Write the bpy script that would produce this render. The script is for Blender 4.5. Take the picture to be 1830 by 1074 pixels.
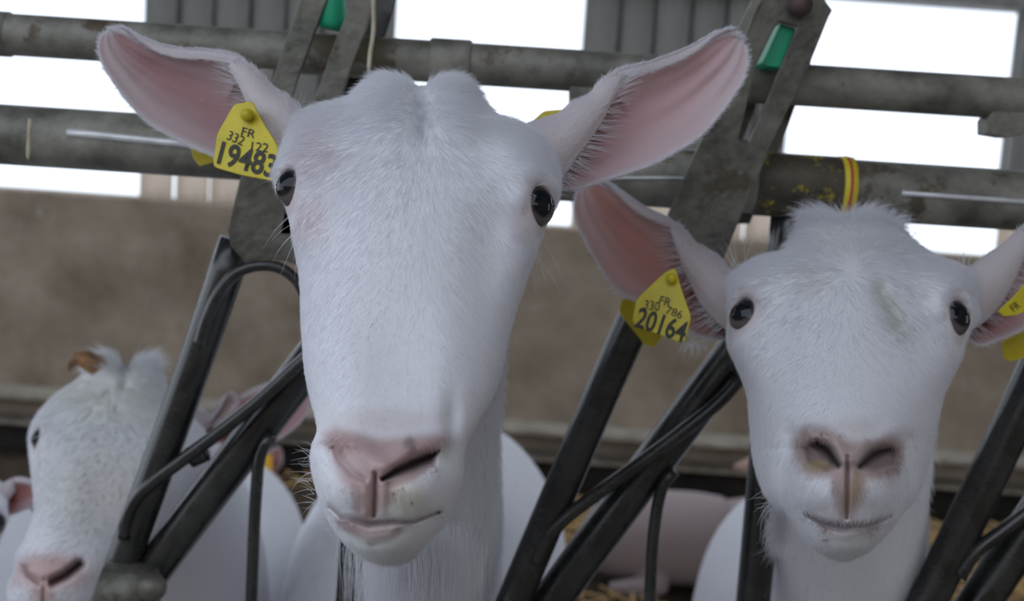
import bpy, math, random
import numpy as np
from mathutils import Vector, Matrix

for o in list(bpy.data.objects):
    bpy.data.objects.remove(o, do_unlink=True)
SC = bpy.context.scene
COL = SC.collection
rng = np.random.default_rng(7)
random.seed(7)

# ---------------------------------------------------------------- camera
F = 2000.0                      # focal length in pixels of the 1830x1074 frame
PITCH, ROLL = math.radians(6.8), math.radians(4.0)
CAM = np.array([0.0, 0.0, 1.30])
fwd = np.array([0, math.cos(PITCH), -math.sin(PITCH)])
r0 = np.array([1.0, 0, 0]); u0 = np.array([0, math.sin(PITCH), math.cos(PITCH)])
RT = math.cos(ROLL) * r0 + math.sin(ROLL) * u0
UP = -math.sin(ROLL) * r0 + math.cos(ROLL) * u0
cd = bpy.data.cameras.new('camera'); cam = bpy.data.objects.new('camera', cd); COL.objects.link(cam)
cd.sensor_width = 36.0; cd.lens = 36.0 * F / 1830.0; cd.clip_start = 0.02
M = Matrix.Identity(4)
for i in range(3):
    M[i][0] = RT[i]; M[i][1] = UP[i]; M[i][2] = -fwd[i]; M[i][3] = CAM[i]
cam.matrix_world = M
cd.dof.use_dof = True; cd.dof.focus_distance = 0.56; cd.dof.aperture_fstop = 9.0
SC.camera = cam
# ---------------------------------------------------------------- overcast sky, exposure
w = bpy.data.worlds.new('overcast_sky'); SC.world = w; w.use_nodes = True
bg = w.node_tree.nodes['Background']
bg.inputs[0].default_value = (0.79, 0.87, 1.0, 1); bg.inputs[1].default_value = 1.75
SC.view_settings.view_transform = 'Standard'; SC.view_settings.look = 'None'
SC.view_settings.exposure = 0.0; SC.view_settings.gamma = 1.0
SC.view_settings.use_curve_mapping = False


def W(px, py, d):
    """point at depth d on the sight line through a photograph pixel"""
    px = np.asarray(px, float); py = np.asarray(py, float); d = np.asarray(d, float)
    a = ((px - 915.0) / F * d)[..., None]; b = ((537.0 - py) / F * d)[..., None]
    return CAM + d[..., None] * fwd + a * RT + b * UP


def dY(px, py, Y):
    return Y / (fwd[1] + (np.asarray(px, float) - 915) / F * RT[1] + (537 - np.asarray(py, float)) / F * UP[1])


def WP(px, py, Y):
    """point on the upright plane y = Y"""
    return W(px, py, dY(px, py, Y))


# ---------------------------------------------------------------- materials
def new_mat(name):
    m = bpy.data.materials.new(name); m.use_nodes = True
    return m, m.node_tree.nodes, m.node_tree.links, m.node_tree.nodes['Principled BSDF']


def noise_mat(name, c1, c2, scale=8, rough=0.8, metal=0.0, bump=0.0, bscale=60, detail=6, lo=0.35, hi=0.65,
              c3=None, s3=3.0, t3=0.62, coord='Object', rough2=None, stretch=(1, 1, 1)):
    m, N, L, P = new_mat(name)
    tc = N.new('ShaderNodeTexCoord'); mp = N.new('ShaderNodeMapping'); mp.inputs['Scale'].default_value = stretch
    L.new(tc.outputs[coord], mp.inputs[0])
    n = N.new('ShaderNodeTexNoise'); n.inputs['Scale'].default_value = scale; n.inputs['Detail'].default_value = detail
    n.inputs['Roughness'].default_value = 0.65
    L.new(mp.outputs[0], n.inputs['Vector'])
    r = N.new('ShaderNodeValToRGB'); r.color_ramp.elements[0].position = lo; r.color_ramp.elements[1].position = hi
    r.color_ramp.elements[0].color = (*c1, 1); r.color_ramp.elements[1].color = (*c2, 1)
    L.new(n.outputs['Fac'], r.inputs[0])
    out = r.outputs[0]
    if c3:
        n3 = N.new('ShaderNodeTexNoise'); n3.inputs['Scale'].default_value = s3; n3.inputs['Detail'].default_value = 8
        n3.inputs['Roughness'].default_value = 0.7
        L.new(mp.outputs[0], n3.inputs['Vector'])
        r3 = N.new('ShaderNodeValToRGB'); r3.color_ramp.elements[0].position = t3; r3.color_ramp.elements[1].position = t3 + 0.05
        L.new(n3.outputs['Fac'], r3.inputs[0])
        mx = N.new('ShaderNodeMix'); mx.data_type = 'RGBA'
        L.new(r3.outputs[0], mx.inputs[0]); L.new(out, mx.inputs[6]); mx.inputs[7].default_value = (*c3, 1)
        out = mx.outputs[2]
    L.new(out, P.inputs['Base Color'])
    P.inputs['Roughness'].default_value = rough; P.inputs['Metallic'].default_value = metal
    if rough2 is not None:
        mr = N.new('ShaderNodeMapRange'); mr.inputs[3].default_value = rough; mr.inputs[4].default_value = rough2
        mr.inputs[1].default_value = 0.35; mr.inputs[2].default_value = 0.65
        L.new(n.outputs['Fac'], mr.inputs[0]); L.new(mr.outputs[0], P.inputs['Roughness'])
    if bump:
        nb = N.new('ShaderNodeTexNoise'); nb.inputs['Scale'].default_value = bscale; nb.inputs['Detail'].default_value = 5
        L.new(mp.outputs[0], nb.inputs['Vector'])
        b = N.new('ShaderNodeBump'); b.inputs['Strength'].default_value = bump; b.inputs['Distance'].default_value = 0.004
        L.new(nb.outputs['Fac'], b.inputs['Height']); L.new(b.outputs[0], P.inputs['Normal'])
    return m


def plain(name, c, rough=0.5, metal=0.0, coat=0.0):
    m, N, L, P = new_mat(name)
    P.inputs['Base Color'].default_value = (*c, 1); P.inputs['Roughness'].default_value = rough
    P.inputs['Metallic'].default_value = metal; P.inputs['Coat Weight'].default_value = coat
    return m


MT = {}
MT['concrete'] = noise_mat('weathered_concrete', (0.18, 0.14, 0.095), (0.42, 0.345, 0.265), 3.5, 0.95, bump=0.4, bscale=40, lo=.3, hi=.7, detail=9,
                           c3=(0.52, 0.46, 0.39), s3=9, t3=0.64)
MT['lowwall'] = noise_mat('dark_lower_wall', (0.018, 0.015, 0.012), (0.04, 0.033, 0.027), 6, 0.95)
MT['ledge'] = noise_mat('old_wood', (0.24, 0.21, 0.165), (0.42, 0.375, 0.31), 12, 0.9, bump=0.3)
MT['bedding'] = noise_mat('dark_bedding', (0.02, 0.014, 0.009), (0.09, 0.055, 0.028), 18, 1.0, bump=0.6)
MT['alley'] = noise_mat('alley_concrete', (0.25, 0.24, 0.22), (0.36, 0.35, 0.33), 6, 0.9, bump=0.2)
MT['board_dark'] = noise_mat('grey_cladding', (0.13, 0.127, 0.113), (0.235, 0.23, 0.208), 7, 0.85, stretch=(2, 2, 0.3))
MT['board_pale'] = noise_mat('cream_cladding', (0.55, 0.47, 0.40), (0.80, 0.74, 0.66), 7, 0.85, stretch=(2, 2, 0.3))
MT['roof'] = noise_mat('roof_sheet', (0.16, 0.16, 0.16), (0.24, 0.24, 0.23), 4, 0.9)
MT['steel'] = noise_mat('dirty_galvanised_steel', (0.080, 0.078, 0.064), (0.20, 0.192, 0.16), 30, 0.42, 0.55, 0.25, 150,
                        c3=(0.10, 0.085, 0.06), s3=18, t3=0.58, rough2=0.6)
MT['rail'] = noise_mat('grimy_rail_steel', (0.12, 0.117, 0.097), (0.33, 0.315, 0.27), 22, 0.5, 0.35, 0.25, 120,
                       c3=(0.12, 0.095, 0.065), s3=14, t3=0.55, rough2=0.7)
MT['darksteel'] = noise_mat('dark_tube_steel', (0.014, 0.014, 0.014), (0.045, 0.045, 0.042), 25, 0.16, 0.25, 0.02, 150,
                            c3=(0.07, 0.06, 0.042), s3=16, t3=0.68, rough2=0.34)
MT['darksteel'].node_tree.nodes['Principled BSDF'].inputs['Specular IOR Level'].default_value = 0.8
MT['highlight'] = noise_mat('pale_highlight_steel', (0.60, 0.61, 0.62), (0.85, 0.86, 0.87), 40, 0.35, 0.3)  # pale steel for the painted sky highlights on the lower rail
MT['lichen'] = noise_mat('rail_with_yellow_paint_flecks', (0.06, 0.05, 0.035), (0.13, 0.11, 0.08), 25, 0.6, 0.3, 0.3, 120,
                         c3=(0.42, 0.34, 0.03), s3=75, t3=0.56)
MT['yellow'] = noise_mat('yellow_paint', (0.65, 0.50, 0.02), (0.75, 0.62, 0.05), 60, 0.6)
MT['red'] = plain('red_paint', (0.45, 0.06, 0.03), 0.6)
MT['green'] = noise_mat('green_plastic', (0.008, 0.30, 0.15), (0.014, 0.40, 0.21), 20, 0.45)
MT['bolt'] = noise_mat('rusty_bolt', (0.06, 0.035, 0.035), (0.12, 0.08, 0.075), 60, 0.6, 0.4)
MT['tag'] = noise_mat('yellow_tag_plastic', (0.50, 0.40, 0.010), (0.66, 0.54, 0.018), 40, 0.42)
MT['tagorange'] = plain('orange_tag_plastic', (0.80, 0.42, 0.01), 0.45)
MT['ink'] = plain('black_tag_ink', (0.03, 0.028, 0.02), 0.6)
MT['straw'] = noise_mat('dry_straw', (0.42, 0.36, 0.25), (0.62, 0.56, 0.42), 80, 0.8)
MT['goldstraw'] = noise_mat('golden_straw', (0.42, 0.25, 0.09), (0.70, 0.48, 0.22), 60, 0.9)
MT['horn'] = noise_mat('horn', (0.10, 0.06, 0.04), (0.36, 0.17, 0.05), 90, 0.55)


def thin_sheet(m, k):
    """let daylight through a thin fibreglass sheet"""
    N, L = m.node_tree.nodes, m.node_tree.links; P = N['Principled BSDF']
    tr = N.new('ShaderNodeBsdfTranslucent'); L.new(P.inputs['Base Color'].links[0].from_socket, tr.inputs[0])
    mx = N.new('ShaderNodeMixShader'); mx.inputs[0].default_value = k
    L.new(P.outputs[0], mx.inputs[1]); L.new(tr.outputs[0], mx.inputs[2]); L.new(mx.outputs[0], N['Material Output'].inputs[0])


thin_sheet(MT['board_pale'], 0.75)


def skin_mat():
    m, N, L, P = new_mat('goat_coat')
    a = N.new('ShaderNodeAttribute'); a.attribute_name = 'tint'
    t = N.new('ShaderNodeAttribute'); t.attribute_name = 'thin'
    wt = N.new('ShaderNodeAttribute'); wt.attribute_name = 'wet'
    n = N.new('ShaderNodeTexNoise'); n.inputs['Scale'].default_value = 260; n.inputs['Detail'].default_value = 4
    tc = N.new('ShaderNodeTexCoord'); L.new(tc.outputs['Object'], n.inputs['Vector'])
    b = N.new('ShaderNodeBump'); b.inputs['Strength'].default_value = 0.35; b.inputs['Distance'].default_value = 0.0012
    L.new(n.outputs['Fac'], b.inputs['Height']); L.new(b.outputs[0], P.inputs['Normal'])
    L.new(a.outputs['Color'], P.inputs['Base Color'])
    mr = N.new('ShaderNodeMapRange'); mr.inputs[3].default_value = 0.85; mr.inputs[4].default_value = 0.42
    L.new(wt.outputs['Fac'], mr.inputs[0]); L.new(mr.outputs[0], P.inputs['Roughness'])
    P.inputs['Specular IOR Level'].default_value = 0.3
    P.inputs['Sheen Weight'].default_value = 0.15
    tr = N.new('ShaderNodeBsdfTranslucent'); L.new(a.outputs['Color'], tr.inputs[0])
    tr.inputs[0].default_value = (0.8, 0.4, 0.3, 1)
    hs = N.new('ShaderNodeMix'); hs.data_type = 'RGBA'; hs.blend_type = 'MULTIPLY'; hs.inputs[0].default_value = 1
    L.new(a.outputs['Color'], hs.inputs[6]); hs.inputs[7].default_value = (1.0, 0.62, 0.50, 1)
    L.new(hs.outputs[2], tr.inputs[0])
    mx = N.new('ShaderNodeMixShader'); L.new(t.outputs['Fac'], mx.inputs[0])
    L.new(P.outputs[0], mx.inputs[1]); L.new(tr.outputs[0], mx.inputs[2])
    L.new(mx.outputs[0], N['Material Output'].inputs[0])
    return m


def fur_mat():
    m, N, L, P = new_mat('white_hair')
    a = N.new('ShaderNodeAttribute'); a.attribute_name = 'tint'
    L.new(a.outputs['Color'], P.inputs['Base Color'])
    P.inputs['Roughness'].default_value = 0.6; P.inputs['Specular IOR Level'].default_value = 0.3
    tr = N.new('ShaderNodeBsdfTranslucent'); L.new(a.outputs['Color'], tr.inputs[0])
    mx = N.new('ShaderNodeMixShader'); mx.inputs[0].default_value = 0.35
    L.new(P.outputs[0], mx.inputs[1]); L.new(tr.outputs[0], mx.inputs[2])
    L.new(mx.outputs[0], N['Material Output'].inputs[0])
    return m


def eye_mat():
    m, N, L, P = new_mat('wet_eye')
    a = N.new('ShaderNodeAttribute'); a.attribute_name = 'tint'
    L.new(a.outputs['Color'], P.inputs['Base Color'])
    P.inputs['Roughness'].default_value = 0.05; P.inputs['Specular IOR Level'].default_value = 0.35
    return m


MT['skin'] = skin_mat(); MT['fur'] = fur_mat(); MT['eye'] = eye_mat()


# ---------------------------------------------------------------- mesh helpers
def link(name, me, mat, parent=None):
    o = bpy.data.objects.new(name, me); COL.objects.link(o)
    if mat is not None:
        me.materials.append(MT[mat] if isinstance(mat, str) else mat)
    if parent is not None:
        o.parent = parent
        o.matrix_parent_inverse = parent.matrix_basis.inverted()
    return o


def tag(o, label=None, cat=None, group=None, kind=None):
    if label: o['label'] = label
    if cat: o['category'] = cat
    if group: o['group'] = group
    if kind: o['kind'] = kind
    return o


def empty(name, loc):
    o = bpy.data.objects.new(name, None); COL.objects.link(o); o.location = tuple(loc); o.empty_display_size = 0.05
    return o


def mesh(name, v, f, smooth=True):
    me = bpy.data.meshes.new(name)
    me.from_pydata([tuple(map(float, p)) for p in v], [], f)
    me.update()
    if smooth:
        me.polygons.foreach_set('use_smooth', np.ones(len(me.polygons), bool))
    return me


def grid_faces(R, T, base=0, closed=True):
    i = np.arange(R - 1)[:, None]; j = np.arange(T if closed else T - 1)[None, :]
    j2 = (j + 1) % T
    q = np.stack([i * T + j, i * T + j2, (i + 1) * T + j2, (i + 1) * T + j], -1).reshape(-1, 4) + base
    return q


def crom(P, n):
    """Catmull-Rom through control points P (k,dim) -> n samples, by chord length"""
    P = np.asarray(P, float)
    s = np.r_[0, np.cumsum(np.maximum(np.linalg.norm(np.diff(P, axis=0), axis=1), 1e-9))]
    t = np.linspace(0, s[-1], n)
    return hermite(s, P, t)


def hermite(s, P, t):
    s = np.asarray(s, float); P = np.asarray(P, float)
    if P.ndim == 1: P = P[:, None]
    m = np.zeros_like(P)
    d = np.diff(P, axis=0) / np.diff(s)[:, None]
    m[0] = d[0]; m[-1] = d[-1]
    h = np.diff(s)[:, None]
    m[1:-1] = (d[:-1] * h[1:] + d[1:] * h[:-1]) / (h[1:] + h[:-1])
    k = np.clip(np.searchsorted(s, t) - 1, 0, len(s) - 2)
    hh = (s[k + 1] - s[k])[:, None]; x = ((t - s[k]) / (s[k + 1] - s[k]))[:, None]
    return ((2 * x**3 - 3 * x**2 + 1) * P[k] + (x**3 - 2 * x**2 + x) * hh * m[k]
            + (-2 * x**3 + 3 * x**2) * P[k + 1] + (x**3 - x**2) * hh * m[k + 1])


def box_mesh(name, c, s, bev=0.0):
    """axis-aligned box with bevelled edges"""
    import bmesh
    bm = bmesh.new(); bmesh.ops.create_cube(bm, size=1)
    for v in bm.verts:
        v.co = Vector((c[0] + v.co.x * s[0], c[1] + v.co.y * s[1], c[2] + v.co.z * s[2]))
    if bev: bmesh.ops.bevel(bm, geom=bm.edges[:], offset=bev, segments=2, affect='EDGES', profile=0.5)
    me = bpy.data.meshes.new(name); bm.to_mesh(me); bm.free()
    return me


def tube_arrays(pts, rad, n=20, flat=1.0):
    """swept round tube with capped ends; rad number or per-point list"""
    pts = np.asarray(pts, float); k = len(pts)
    rad = np.broadcast_to(np.asarray(rad, float), (k,))
    T = np.gradient(pts, axis=0); T /= np.linalg.norm(T, axis=1)[:, None]
    ref = np.array([0, 1.0, 0]) if abs(T[0][1]) < 0.9 else np.array([1.0, 0, 0])
    v = []
    for i in range(k):
        a = np.cross(T[i], ref); a /= np.linalg.norm(a); b = np.cross(a, T[i]); ref = b
        th = np.linspace(0, 2 * math.pi, n, endpoint=False)
        v.append(pts[i] + rad[i] * (np.cos(th)[:, None] * a + flat * np.sin(th)[:, None] * b))
    v = np.concatenate(v)
    f = [tuple(q) for q in grid_faces(k, n)]
    f.append(tuple(range(n))[::-1]); f.append(tuple(range((k - 1) * n, k * n)))
    return v, f


def tube(name, pts, rad, mat, parent=None, n=20, flat=1.0, spline=0):
    if spline: pts = crom(pts, spline)
    v, f = tube_arrays(pts, rad, n, flat)
    return link(name, mesh(name, v, f), mat, parent)


def ppath(pp, Y):
    return np.array([WP(x, y, Y) for x, y in pp])


def plate(name, poly, Y, th, mat, parent=None, hole=None, bev=0.0008):
    """flat steel plate: outline in photograph pixels on the plane y = Y, real thickness th"""
    import bmesh
    from mathutils.geometry import tessellate_polygon
    bm = bmesh.new()
    loops = [[Vector(WP(x, y, Y)) for x, y in poly]]
    if hole: loops.append([Vector(WP(x, y, Y)) for x, y in hole])
    flat = [p for l in loops for p in l]
    vs = [bm.verts.new(p) for p in flat]
    for t in tessellate_polygon(loops):
        try: bm.faces.new([vs[i] for i in t])
        except ValueError: pass
    bmesh.ops.recalc_face_normals(bm, faces=bm.faces[:])
    bmesh.ops.dissolve_limit(bm, angle_limit=0.01, verts=bm.verts[:], edges=bm.edges[:])
    r = bmesh.ops.extrude_face_region(bm, geom=bm.faces[:])
    for g in r['geom']:
        if isinstance(g, bmesh.types.BMVert): g.co.y += th
    bmesh.ops.recalc_face_normals(bm, faces=bm.faces[:])
    me = bpy.data.meshes.new(name); bm.to_mesh(me); bm.free()
    o = link(name, me, mat, parent)
    if bev:
        md = o.modifiers.new('edge', 'BEVEL'); md.width = bev; md.segments = 2; md.limit_method = 'ANGLE'
    return o


# ================================================================ SETTING
WY = 4.5
zt = WP(900, 399, WY)[2]            # top of the low concrete wall
zl1 = WP(1100, 775, WY - .12)[2]; zl2 = WP(1100, 826, WY - .1)[2]
X0, X1 = -6.0, 6.0
tag(link('floor', box_mesh('floor', (0, 2.75, -0.05), (12, 3.9, 0.1)), 'bedding'), 'dark straw bedding on the pen floor', kind='structure')
tag(link('floor', box_mesh('feed_alley', (0, -2.6, -0.05), (12, 6.8, 0.1)), 'alley'), 'pale concrete feed alley floor', kind='structure')
tag(link('wall_back', box_mesh('wall_back', (0, WY + .1, (zl2 + zt) / 2), (12, 0.2, zt - zl2), 0.012), 'concrete'),
    'low stained concrete wall at the back of the pen', kind='structure')
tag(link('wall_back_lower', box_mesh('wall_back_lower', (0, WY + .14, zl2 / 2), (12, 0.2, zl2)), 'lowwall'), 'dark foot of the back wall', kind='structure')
tag(link('trim_1', box_mesh('trim_1', (0, WY - .07, zl1 - .012), (12, 0.17, 0.024), 0.006), 'ledge'), 'pale wooden ledge along the back wall', kind='structure')
tag(link('trim_2', box_mesh('trim_2', (0, WY - .05, zl2 - .008), (12, 0.13, 0.016), 0.005), 'ledge'), 'thin lower ledge along the back wall', kind='structure')
zlin = WP(1830, 12, WY)[2]
tag(link('trim_3', box_mesh('trim_3', (0, WY + .1, zlin + .15), (12, 0.16, 0.30), 0.01), 'board_dark'), 'grey beam above the openings', kind='structure')
tag(link('ceiling', box_mesh('ceiling', (0, 1.65, 2.85), (12, 3.4, 0.05)), 'roof'), 'grey sheet roof of the barn', kind='structure')  # roof out of view, both ends cut back to let daylight in
tag(link('wall_right', box_mesh('wall_right', (6.05, 3.2, 1.4), (0.1, 3.2, 2.8)), 'concrete'), 'side wall of the barn', kind='structure')
tag(link('wall_front', box_mesh('wall_front', (0, -2.6, 0.95), (12, 0.2, 1.9)), 'concrete'), 'concrete wall across the feed alley', kind='structure')
tag(link('light_block_roof', box_mesh('light_block_roof', (3.2, -1.4, 2.85), (5.6, 2.7, 0.05)), 'roof'), 'unseen sheet roof added over the right half of the alley to block light', kind='structure')  # added out of view so that light comes from the left
tag(link('light_block_wall', box_mesh('light_block_wall', (1.25, -1.0, 1.4), (0.14, 3.0, 2.8)), 'concrete'), 'unseen concrete wall added on the right of the alley to block light', kind='structure')  # added out of view to cut the light from the right
zj = WP(300, 262, WY)[2]
bw = 0.146
bd = {}
for part, mat, z0, z1 in (('dark', 'board_dark', zj, zlin), ('pale', 'board_pale', zt, zj)):
    bd[part] = box_mesh('board', (0, 0, (z0 + z1) / 2), (bw - .012, 0.035, z1 - z0), 0.008); bd[part].materials.append(MT[mat])
for k, (a, b) in enumerate(((-980, -520), (238, 692), (1034, 1421), (1824, 2260))):
    xa = WP(a, 200, WY)[0]; xb = WP(b, 200, WY)[0]
    n = max(2, round((xb - xa) / bw))
    wl = tag(link('wall_panel', box_mesh('wall_panel', ((xa + xb) / 2, WY + .13, (zj + zlin) / 2), (xb - xa, 0.03, zlin - zj)), 'board_dark'),
             'boarded wall panel between the bright openings', kind='structure')
    for i in range(n):
        for part in ('dark', 'pale'):
            o = bpy.data.objects.new('board', bd[part]); COL.objects.link(o); o.parent = wl
            o.location = (xa + (i + .5) * (xb - xa) / n, WY + .09 + (0.012 if i % 2 else 0), 0); o.scale.x = (xb - xa) / n / bw

# ================================================================ FEED BARRIER
BY = 0.87
bar = empty('feed_barrier', (0, BY, 0))
tag(bar, 'grey steel headlock feed barrier with slanted bars and green latches', 'feed barrier')


def ray_dir_len(wpx, px, py, Y):
    return wpx * float(dY(px, py, Y)) / F


def rail(name, p0, p1, wpx, Y, mat, n=28):
    a, b = WP(*p0, Y), WP(*p1, Y)
    b2 = a + (b - a) * 1.0
    return tube(name, np.linspace(a, b2, 12), ray_dir_len(wpx, 900, 200, Y) / 2, mat, bar, n)


def on(p0, p1, x):
    t = (x - p0[0]) / (p1[0] - p0[0]); return (x, p0[1] + t * (p1[1] - p0[1]))


U0, U1 = (-260, 44), (2120, 196)
L0, L1 = (-260, 223), (2120, 378)
RY = BY + 0.03
rail('rail', U0, U1, 74, RY, 'rail')
rail('rail', L0, L1, 108, RY, 'rail')
for x0, x1, wd in ((-40, 20, 66 + 14), (768, 842, 84)):
    a, b = WP(*on(U0, U1, x0), RY), WP(*on(U0, U1, x1), RY)
    tube('sleeve', np.array([a, a + (b - a) * .04, a + (b - a) * .96, b]), np.array([.94, 1, 1, .94]) * ray_dir_len(wd, 900, 100, RY) / 2, 'rail', bar, 28)
a, b = WP(*on(L0, L1, 1345), RY), WP(*on(L0, L1, 1500), RY)
tube('sleeve', np.array([a, a + (b - a) * .04, a + (b - a) * .96, b]), np.array([.96, 1, 1, .96]) * ray_dir_len(114, 1400, 320, RY) / 2, 'lichen', bar, 28)
for x0, x1, m, nm in ((1494, 1517, 'yellow', 'paint_band'), (1503, 1508, 'red', 'paint_stripe')):
    a, b = WP(*on(L0, L1, x0), RY), WP(*on(L0, L1, x1), RY)
    tube(nm, np.array([a, b]), ray_dir_len(116 + (2 if m == 'red' else 0), 1500, 320, RY) / 2, m, bar, 28)
# brackets under and over the upper rail
plate('rail_bracket', [(1764, 215), (1775, 200), (1850, 200), (1850, 236), (1800, 246), (1764, 240)], RY - .012, .02, 'rail', bar)
plate('rail_bracket', [(1018, 150), (1130, 150), (1130, 192), (1018, 192)], RY - .01, .02, 'rail', bar)
plate('rail_bracket', [(462, 122), (490, 124), (484, 160), (464, 158)], RY - .022, .008, 'rail', bar)
# sky highlights along the lower rail, built as pale raised strips
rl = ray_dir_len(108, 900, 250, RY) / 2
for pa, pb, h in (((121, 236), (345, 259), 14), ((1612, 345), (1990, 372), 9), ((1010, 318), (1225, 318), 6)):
    tube('rail_highlight', np.linspace(WP(*pa, RY - rl * 1.0), WP(*pb, RY - rl * 1.0), 6), ray_dir_len(h, 900, 250, RY) / 2, 'highlight', bar, 10)


def module(tubepts, tw, armpts, aw, rodpts, rw, vrod, dark, vw=22):
    tube('slanted_tube', ppath(tubepts, BY), ray_dir_len(tw, *tubepts[0], BY) / 2, dark, bar, 24, spline=16)
    tube('locking_arm', ppath(armpts, BY + .012), ray_dir_len(aw, *armpts[0], BY) / 2, dark, bar, 24, spline=16)
    pr = ppath(rodpts, BY - .012)
    tube('guide_rod', pr, ray_dir_len(rw, *rodpts[0], BY) / 2, dark, bar, 14, spline=40)
    if vrod:
        tube('drop_rod', ppath(vrod, BY - .004), ray_dir_len(vw, *vrod[0], BY) / 2, dark, bar, 14, spline=24)


# left unit
module([(424, 430), (352, 640), (201, 1055), (130, 1250)], 62, [(640, 534), (559, 640), (274, 1016), (240, 1062)], 73,
       [(600, 596), (542, 644), (463, 716), (382, 780), (318, 828), (273, 862), (243, 893), (228, 923), (222, 962)], 24,
       [(486, 778), (472, 796), (463, 822), (459, 866), (449, 1074), (441, 1250)], 'darksteel')
tube('hoop_rod', ppath([(354, 618), (373, 560), (396, 516), (424, 487), (459, 475), (497, 478), (530, 501), (548, 540), (552, 580)], BY - .026),
     ray_dir_len(20, 400, 500, BY) / 2, 'darksteel', bar, 14, spline=40)
a = WP(205, 1052, BY); b = WP(285, 1052, BY)
tube('pivot_collar', np.array([WP(188, 1046, BY - .01), WP(278, 1062, BY - .01)]), 0.022, 'steel', bar, 24)
tube('pivot_bolt', np.array([WP(272, 1050, BY - .045), WP(272, 1050, BY + .03)]), 0.011, 'steel', bar, 16)
tube('end_stop', np.array([WP(340, 818, BY - .005), WP(366, 806, BY - .005)]), 0.0085, 'darksteel', bar, 14)
# right unit
module([(1165, 500), (1103, 640), (918, 1074), (850, 1236)], 64, [(1345, 590), (1283, 672), (985, 1074), (930, 1150)], 74,
       [(1322, 676), (1296, 706), (1215, 774), (1140, 830), (1060, 888), (1003, 932), (976, 962), (958, 1006)], 25,
       [(1206, 842), (1190, 858), (1178, 890), (1171, 930), (1161, 1074), (1153, 1250)], 'darksteel')
# unit at the right edge
module([(1876, 610), (1830, 712), (1658, 1074), (1580, 1240)], 68, [(2050, 640), (1985, 730), (1752, 1074), (1690, 1170)], 74,
       [(2000, 770), (1930, 845), (1850, 905), (1790, 950), (1740, 990), (1715, 1030)], 25,
       [(1930, 842), (1916, 858), (1904, 890), (1897, 930), (1887, 1074), (1880, 1250)], 'darksteel')
# upright posts
tube('post', ppath([(1412, 350), (1380, 700), (1346, 1074), (1325, 1290)], BY + .035), ray_dir_len(61, 1350, 900, BY + .035) / 2, 'darksteel', bar, 24, spline=12)
tube('post', ppath([(682, 330), (655, 700), (626, 1074), (610, 1290)], BY + .035), ray_dir_len(54, 650, 900, BY + .035) / 2, 'darksteel', bar, 24, spline=12)
tube('post', ppath([(2140, 380), (2120, 700), (2090, 1074), (2075, 1290)], BY + .035), ray_dir_len(61, 1350, 900, BY + .035) / 2, 'darksteel', bar, 24, spline=12)
# slotted latch plates
plate('latch_plate', [(1374, -40), (1358, 0), (1329, 72), (1253, 250), (1217, 331), (1190, 393), (1150, 500), (1205, 520), (1290, 470), (1329, 375),
                      (1347, 335), (1382, 250), (1443, 125), (1481, 31), (1488, 18), (1474, 0), (1464, -40)], BY - .022, .005, 'steel', bar,
      hole=[(1391, 37), (1425, 47), (1391, 130), (1338, 255), (1319, 250), (1352, 116)])
plate('plate_flange', [(1344, 0), (1357, -20), (1362, -2), (1322, 72), (1312, 66)], BY - .026, .003, 'rail', bar, bev=0)
plate('backing_plate', [(1400, -40), (1270, 250), (1215, 400), (1340, 400), (1400, 250), (1450, 110), (1480, -40)], BY + .062, .005, 'steel', bar,
      hole=[(1378, 120), (1400, 120), (1352, 250), (1328, 250)])
tube('bolt', np.array([WP(1431, 8, BY - .034), WP(1431, 8, BY + .02)]), 0.0085, 'bolt', bar, 16)
plate('latch', [(1363, 112), (1395, 42), (1424, 52), (1418, 75), (1396, 121), (1370, 119)], BY - .012, .03, 'green', bar)
# left: two straps with the latch between
plate('latch_strap', [(552, -40), (537, 0), (510, 73), (478, 170), (452, 260), (428, 322), (406, 410), (412, 440), (436, 468), (470, 462), (510, 466), (545, 480), (560, 430), (500, 300), (520, 180), (534, 136), (568, 41), (600, -40)],
      BY - .022, .005, 'steel', bar)
plate('latch_strap', [(645, -40), (624, 15), (600, 70), (566, 165), (520, 300), (500, 420), (560, 420), (580, 260), (619, 145), (653, 56), (664, 15), (684, -40)],
      BY - .022, .005, 'steel', bar)
plate('backing_plate', [(676, -40), (650, 60), (600, 180), (640, 200), (686, 72), (706, 7), (716, -40)], BY + .062, .006, 'darksteel', bar)
tube('latch', np.array([WP(585, -30, BY - .008), WP(589, -24, BY - .008), WP(592, 40, BY - .008), WP(590, 52, BY - .008)]), np.array([.0095, .0118, .0118, .0095]), 'green', bar, 20)

# loose straw caught on the rails
for nm, pts, lab in (('straw_stalk', [(54, 212), (52, 245), (50, 286)], 'dry straw stalk hanging on the lower rail at the left edge'),
                     ('straw_stalk', [(667, -10), (667, 60), (661, 100), (659, 132)], 'long dry straw stalk hanging beside the left green latch')):
    tag(tube(nm, ppath(pts, BY - .035), [.0016] * 11 + [.0006], 'straw', None, 6, spline=12), lab, 'straw')

# ================================================================ GOATS
WHITE = np.array([0.785, 0.785, 0.825])
PINK = np.array([0.62, 0.36, 0.34])


def polydist(px, py, path):
    path = np.asarray(path, float); best = np.full(px.shape, 1e9)
    for (x0, y0), (x1, y1) in zip(path[:-1], path[1:]):
        dx, dy = x1 - x0, y1 - y0
        t = np.clip(((px - x0) * dx + (py - y0) * dy) / (dx * dx + dy * dy + 1e-9), 0, 1)
        best = np.minimum(best, np.hypot(px - x0 - t * dx, py - y0 - t * dy))
    return best


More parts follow.
